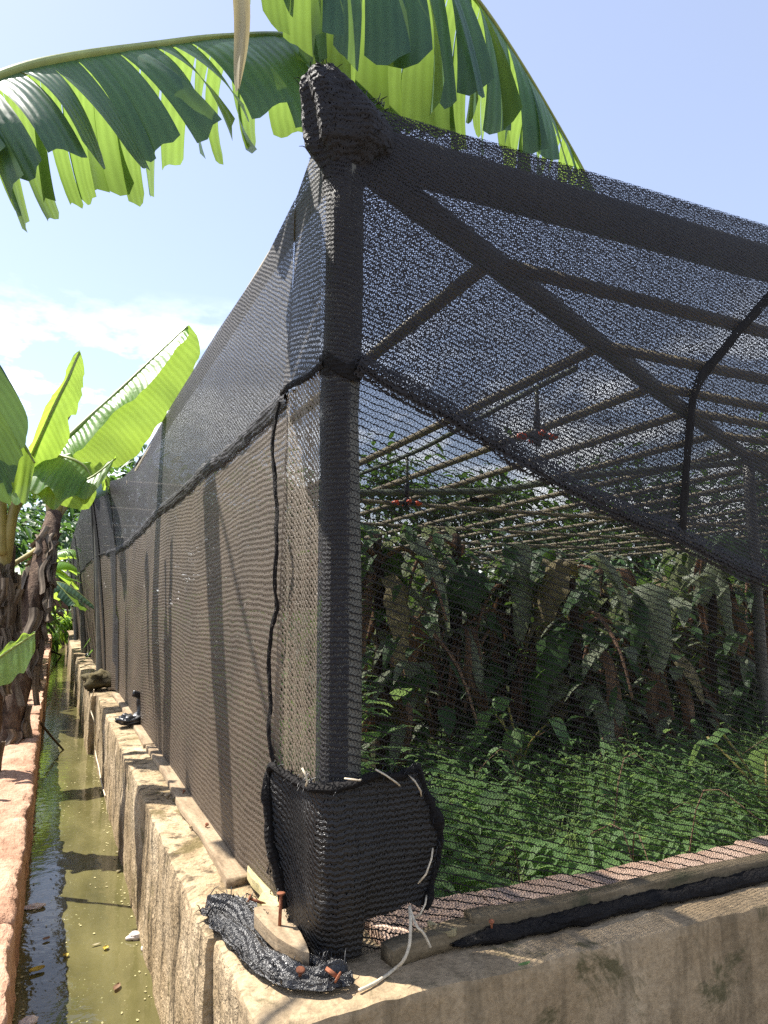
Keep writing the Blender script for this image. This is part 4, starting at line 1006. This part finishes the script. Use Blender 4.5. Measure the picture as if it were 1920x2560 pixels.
# grass and broad weeds between them
gr = MB(); bw = MB()
for i in range(1500):
    y = 2.12 + 5.2 * rg.random() ** 1.3; x = lerp(.62 * y - .5, 1.5 * y + .6, rg.random())
    if x < .85: x = rg.uniform(.88, 1.7)
    h = (.36 + .3 * max(0, mn.noise(V((x * 1.1, y * 1.1, 31))))) * rg.uniform(.6, 1.35)
    if i % 3:
        for k in range(7):
            a = rg.uniform(0, 6.28); d = V((math.cos(a), math.sin(a), 0)); b0 = V((x, y, -1.52)) + d * .02; bend = rg.uniform(.1, .55) * h; sd = d.cross(V((0, 0, 1))) * rg.uniform(.003, .007); o = len(gr.v)
            for t_ in (0, .4, .75, 1):
                c = b0 + d * bend * t_ * t_ + V((0, 0, h * (t_ - .30 * t_ ** 3) * 1.25)); ww = 1 - .9 * t_; gr.add(c - sd * ww, (0, t_ * .9)); gr.add(c + sd * ww, (.02, t_ * .9))
            for q in range(3): gr.f.append((o + 2 * q, o + 2 * q + 1, o + 2 * q + 3, o + 2 * q + 2))
    elif i % 2:
        herb(bw, V((x, y, -1.52)), h * .95, rg.randint(5, 9), rg.choice((.10, .14)))
M['grass'] = leaf_mat('grass_blade', (.16, .25, .08), (.34, .42, .18), (.50, .66, .22), .4, .5, 30)
M['broad_weed'] = leaf_mat('broad_weed', (.12, .22, .09), (.26, .38, .17), (.40, .58, .18), .4, .45, 40)
tag(gr.build('grass', M['grass']), 'thin pale grass blades standing up through the weeds inside the net', 'grass', None, 'stuff')
tag(bw.build('undergrowth', M['broad_weed']), 'patches of paler broad weeds among the low green weeds', 'weeds', None, 'stuff')
ds = MB()
for i in range(60):
    y = 2.2 + 4.5 * rg.random(); x = lerp(.62 * y - .4, 1.5 * y + .5, rg.random()); x = max(x, .9); a = rg.uniform(0, 6.28); d = V((math.cos(a), math.sin(a), 0)); h = rg.uniform(.35, .8)
    b0 = V((x, y, -1.52)); ds.tube(resample([b0, b0 + V((0, 0, h * .6)) + d * .05, b0 + V((0, 0, h)) + d * .2 * h, b0 + V((0, 0, h * .85)) + d * .5 * h], 8), lambda t: .004 - .002 * t, 5)
tag(ds.build('dry_stems', M['dead_leaf']), 'thin dry brown stems scattered through the weeds', 'stems', None, 'stuff')
# drooping stands: stems, dead hanging leaves and pale drooping leaves
def stand_proto(seed, h, name='wilted_banana'):
    rg = random.Random(seed); t = bpy.data.objects.new(name, None); COL.objects.link(t); t.empty_display_size = .1
    st = MB(); dl = MB(); gl = MB(); kl = MB(); ol = MB()
    lean = V((rg.uniform(-.15, .15), rg.uniform(-.1, .1), 0)); top = lean + V((0, 0, h))
    st.tube(resample([V((0, 0, 0)), lean * .4 + V((0, 0, h * .5)), top], 12), lambda u: .065 - .035 * u, 10, True, .02)
    for k in range(rg.randint(4, 7)):          # dead leaves hanging against the stem
        a = rg.uniform(0, 6.28); z = h * rg.uniform(.5, 1.0); L = min(z * .95, rg.uniform(.5, 1.3)); d = V((math.cos(a), math.sin(a), 0)); s = d.cross(V((0, 0, 1))); w = rg.uniform(.03, .09); out = rg.uniform(.08, .36)
        def fn(u, v):
            q = lean * (z / h) + V((0, 0, z)) + d * (.05 + out * math.sin(min(1, u * 2.2) * 1.57) + .03 * math.sin(u * 9 + k)) + s * ((v - .5) * 2 * w * (.35 + math.sin(3.14 * min(1, u * .9 + .1)) * .8) + .05 * math.sin(u * 4 + k)) + V((0, 0, .14 * math.sin(min(1, u * 3) * 3.14) - L * u))
            q += d * (.05 * math.sin(v * 9 + u * 3 + k)); return q, (v * .2, u)
        dl.grid(fn, 12, 6)
    for k in range(rg.randint(8, 11)):           # greyish green leaves folded down
        a = rg.uniform(0, 6.28); z = h * rg.uniform(.4, 1.06); L = min(z, rg.uniform(.4, .9)); d = V((math.cos(a), math.sin(a), 0)); s = d.cross(V((0, 0, 1))); w = rg.choice((.07, .11, .15, .19)) * rg.uniform(.8, 1.15); out = rg.uniform(.18, .5); c0 = rg.uniform(-.3, .3)
        def fn(u, v):
            f = v * 2 - 1; ww = w * (math.sin(3.14 * min(1, u * .93 + .05)) ** .7)
            q = lean * (z / h) + V((0, 0, z)) + d * (out * (1 - (1 - u) ** 2) - .35 * ww * f * f) + s * (ww * f * (1 + .55 * mn.noise(V((u * 7, k, f * .7))) - (.25 if mn.noise(V((u * 12, k + 9, 0))) > .35 else 0)) + c0 * u * u * .5) + V((0, 0, .2 * math.sin(min(1, u * 2.4) * 1.57 * 1.2) - L * u * u - .04 * abs(f)))
            return q, (u * L, abs(f) * .98)
        (gl, gl, ol, kl)[k % 4].grid(fn, 18, 8)
    for k in range(3):
        a = rg.uniform(0, 6.28); d = V((math.cos(a), math.sin(a), 0)); z = h * rg.uniform(.5, .95); L = rg.uniform(.4, .8)
        dl.tube(resample([lean * (z / h) + V((0, 0, z)), lean + V((0, 0, z + .12)) + d * L * .4, lean + V((0, 0, z + .05 - L * .3)) + d * L * .8, lean + V((0, 0, z - L * .8)) + d * L], 10), lambda u: .022 - .012 * u, 6)
    for k in range(190):
        a = rg.uniform(0, 6.28); z = h * rg.uniform(.12, 1.05); d = V((math.cos(a), math.sin(a), rg.uniform(-.7, .5))); p = lean * (z / h) + V((math.cos(a + 1), math.sin(a + 1), 0)) * rg.uniform(.05, .5) + V((0, 0, z))
        (kl if k % 3 else gl).leaf(p, d, V((0, 0, 1)), rg.uniform(.10, .24), rg.uniform(.025, .07), rg.uniform(.2, .9))
    st.build('stem', M['stem_in'], t); dl.build('dead_leaf', M['dead_leaf'], t); gl.build('drooping_leaf', M['grey_leaf'], t); kl.build('green_leaf', M['dark_leaf'], t); ol.build('withered_leaf', M['olive_leaf'], t)
    return t
protos = [stand_proto(200 + k, h) for k, h in enumerate((2.0, 1.75, 2.15, 1.6, 1.9))]
used = set()
spots = [(830, 5.2, 'wilted banana stem just right of the corner post, pale leaves hanging low'), (900, 6.2, 'wilted banana stem second to the right of the corner post'), (975, 5.6, 'wilted banana stem under the hanging dead leaf on the pipe'),
         (1050, 6.6, 'dark wilted banana behind the clump with reddish dead leaves'), (1110, 5.4, 'wilted banana with reddish brown dead leaf hanging in the middle of the bed'), (1180, 6.3, 'tall wilted banana in the middle whose top reaches the roof pipes'),
         (1250, 5.0, 'nearest tall wilted banana with brown bent stalk right of the middle'), (1330, 5.7, 'wilted banana with leaning brown stalk below the curved seam'), (1400, 4.9, 'thick brown wilted banana stem below the end of the curved seam'),
         (1465, 5.9, 'wilted banana with a large pale grey leaf right of the thick stem'), (1530, 5.0, 'wilted banana with broad pale torn leaf left of the inner pole'), (1600, 5.8, 'dark wilted banana stem just left of the inner pole'), (1690, 5.2, 'wilted banana right of the inner pole at the frame edge'),
         (1010, 8.0, 'back row wilted banana seen above the weeds left of the middle'), (1290, 8.2, 'back row wilted banana behind the nearest tall one'), (1500, 8.0, 'back row wilted banana behind the large pale leaf'), (870, 8.6, 'back row wilted banana nearest the corner post'), (1620, 8.6, 'back row wilted banana behind the inner pole')]
for i, (x, Y, lab) in enumerate(spots):
    p = protos[i % 5]; o = p if i < 5 else copy_tree(p)
    q = aY(x, 1500, Y); o.location = (q.x, Y, -1.53); o.rotation_euler = (0, 0, i * 2.1 + .4); s = rnd.uniform(.88, 1.05); o.scale = (1.1, 1.1, s)
    tag(o, lab, 'banana plant', 'wilted bananas in the bed')
# far thicket behind the stands and along the inside
tk = MB()
for i in range(5200):
    y = rg.uniform(8.5, 17); x = rg.uniform(.9, 1.7 * y + 1); hmax = 1.45 + .6 * mn.noise(V((x * .5, y * .5, 3)))
    z = -1.5 + hmax * rg.random() ** .7
    a = rg.uniform(0, 6.28); tk.leaf(V((x, y, z)), V((math.cos(a), math.sin(a), rg.uniform(-.9, .6))), V((0, 0, 1)), rg.uniform(.25, .6), rg.uniform(.04, .12), rg.uniform(.1, .9))
tag(tk.build('thicket', M['dark_leaf']), 'dark leafy thicket far back inside the net', 'thicket', None, 'stuff')
# broad leaves standing in the weeds
def taro(loc, seed, label):
    rg = random.Random(seed); t = thing('broadleaf_plant', loc, label, 'plant', 'broad leaved plants among the weeds'); loc = V(loc); st = MB(); lv = MB()
    for k in range(6):
        a = rg.uniform(0, 6.28); d = V((math.cos(a), math.sin(a), 0)); h = rg.uniform(.45, .85); tip = loc + d * rg.uniform(.1, .35) + V((0, 0, h)); st.tube(resample([loc, loc + d * .05 + V((0, 0, h * .6)), tip], 8), .008, 6)
        s = d.cross(V((0, 0, 1))); L = rg.uniform(.15, .26); W = L * .42; dr = rg.uniform(.4, 1.2)
        lv.grid(lambda u, v: (tip + d * (L * (u - .25)) + s * (W * (v * 2 - 1) * math.sin(3.14 * min(1, .12 + u * .86)) ** .6) + V((0, 0, -dr * L * u * u - .15 * W * abs(v * 2 - 1) + .02 * math.sin(u * 9 + k))), (u * L, abs(v * 2 - 1) * .95)), 10, 8)
    st.build('stalk', M['petiole'], t); lv.build('leaf', M['herb'], t)
for k, (x, Y, lab) in enumerate(((1120, 4.6, 'small broad leaved plant in the middle of the weeds'), (1640, 3.0, 'broad leaved plant at the right frame edge behind the front wall'))):
    q = aY(x, 1500, Y); taro((q.x, Y, -1.52), 300 + k, lab)
# plants close behind the canal side panel
mb = MB()
for i in range(900):
    y = rg.uniform(2.3, 9); x = rg.uniform(.95, 1.6); herb(mb, V((x, y, -1.5)), rg.uniform(.5, 1.5) * (.6 + .5 * mn.noise(V((y, 0, 0)))), 4, .2)
tag(mb.build('undergrowth', M['herb']), 'taller weeds growing just inside the canal side of the net', 'weeds', None, 'stuff')
small_leaf('dead_leaf', aY(1035, 1086, 5.2), RT, .16, .055, M['stick'], 'dark dead leaf caught on the water pipe under the roof', 'leaf', .6)
# trees outside, seen above the roof net and beyond the bed
for k, (x, y, zc, r, lab) in enumerate(((3.5, 39, 2.6, 4.2, 'distant leafy tree behind the far left end of the net roof'), (10, 40, 2.2, 4.6, 'distant leafy tree second from the left beyond the net roof'), (17, 39, 3.0, 5, 'tall distant leafy tree in the middle beyond the net roof'),
        (24, 36, 2.4, 5, 'distant leafy tree right of the tall one beyond the net roof'), (30, 31, 3.0, 5, 'distant leafy tree seen behind the curved seam of the net'), (33, 23, 2.6, 4.6, 'distant leafy tree behind the inner pole'), (34, 15.5, 2.6, 4.6, 'distant leafy tree farthest to the right outside the net'))):
    leaf_tree((x, y, -1.8), 5, (x, y, zc + .4), (r, r * .8, 4.9), 3000, .9, 80 + k, lab, clumps=44, group='trees beyond the net house')

# ------------------------------------------------------------------ sky, sun, camera
w = bpy.data.worlds.new('World'); sc.world = w; w.use_nodes = True; nt = w.node_tree; nt.nodes.clear()
out = nt.nodes.new('ShaderNodeOutputWorld'); bg = nt.nodes.new('ShaderNodeBackground'); sky = nt.nodes.new('ShaderNodeTexSky')
sky.sky_type = 'NISHITA'; sky.sun_disc = False; sky.sun_elevation = math.asin(SUN.z); sky.sun_rotation = math.atan2(SUN.x, SUN.y); sky.air_density = 1.0; sky.dust_density = .5; sky.ozone_density = 3.6
bg.inputs[1].default_value = .132
tc = nt.nodes.new('ShaderNodeTexCoord'); mp = nt.nodes.new('ShaderNodeMapping'); mp.inputs['Scale'].default_value = (1, 1, 2.4); nt.links.new(tc.outputs['Generated'], mp.inputs[0])
nz = nt.nodes.new('ShaderNodeTexNoise'); nz.inputs['Scale'].default_value = 5.5; nz.inputs['Detail'].default_value = 7; nz.inputs['Roughness'].default_value = .6; nt.links.new(mp.outputs[0], nz.inputs['Vector'])
sep = nt.nodes.new('ShaderNodeSeparateXYZ'); nt.links.new(tc.outputs['Generated'], sep.inputs[0])
def wm(op, a, b=None, clamp=False):
    x = nt.nodes.new('ShaderNodeMath'); x.operation = op; x.use_clamp = clamp
    for i, v in enumerate((a, b)):
        if v is None: continue
        if isinstance(v, (int, float)): x.inputs[i].default_value = v
        else: nt.links.new(v, x.inputs[i])
    return x.outputs[0]
el = wm('MULTIPLY', wm('SUBTRACT', .40, sep.outputs[2]), 7, True)     # cloud bank low over the horizon
cf = wm('MULTIPLY', wm('SUBTRACT', nz.outputs[0], .47), 7, True)
cf = wm('MULTIPLY', wm('MULTIPLY', cf, el), .9)
mx = nt.nodes.new('ShaderNodeMix'); mx.data_type = 'RGBA'; nt.links.new(cf, mx.inputs[0]); tn = nt.nodes.new('ShaderNodeMix'); tn.data_type = 'RGBA'; tn.blend_type = 'MULTIPLY'; tn.inputs[0].default_value = 1; tn.inputs[7].default_value = (1.13, .985, .95, 1)
nt.links.new(sky.outputs[0], tn.inputs[6]); hz = nt.nodes.new('ShaderNodeMix'); hz.data_type = 'RGBA'; hz.inputs[0].default_value = .36; hz.inputs[7].default_value = (2.4, 2.5, 2.8, 1)
nt.links.new(tn.outputs[2], hz.inputs[6]); nt.links.new(hz.outputs[2], mx.inputs[6]); mx.inputs[7].default_value = (9, 9.2, 9.4, 1)
nt.links.new(mx.outputs[2], bg.inputs[0]); nt.links.new(bg.outputs[0], out.inputs[0])
ld = bpy.data.lights.new('sun', 'SUN'); ld.energy = 5.0; ld.angle = R(.5); ld.color = (1, .95, .87)
lo = bpy.data.objects.new('sun', ld); COL.objects.link(lo); lo.rotation_euler = SUN.to_track_quat('Z', 'Y').to_euler(); lo.location = SUN * 20
cd = bpy.data.cameras.new('camera'); cam = bpy.data.objects.new('camera', cd); COL.objects.link(cam)
cd.sensor_fit = 'HORIZONTAL'; cd.sensor_width = 36; cd.lens = 36 * F_PX / 1920; cd.clip_start = .02; cd.clip_end = 3000
cam.rotation_euler = (math.pi / 2 + PITCH, 0, -YAW); sc.camera = cam
sc.view_settings.view_transform = 'Standard'; sc.view_settings.look = 'None'; sc.view_settings.exposure = 1.30; sc.view_settings.gamma = 1
sc.cycles.transparent_max_bounces = 32; sc.cycles.max_bounces = 8; sc.cycles.diffuse_bounces = 4; sc.cycles.use_denoising = False
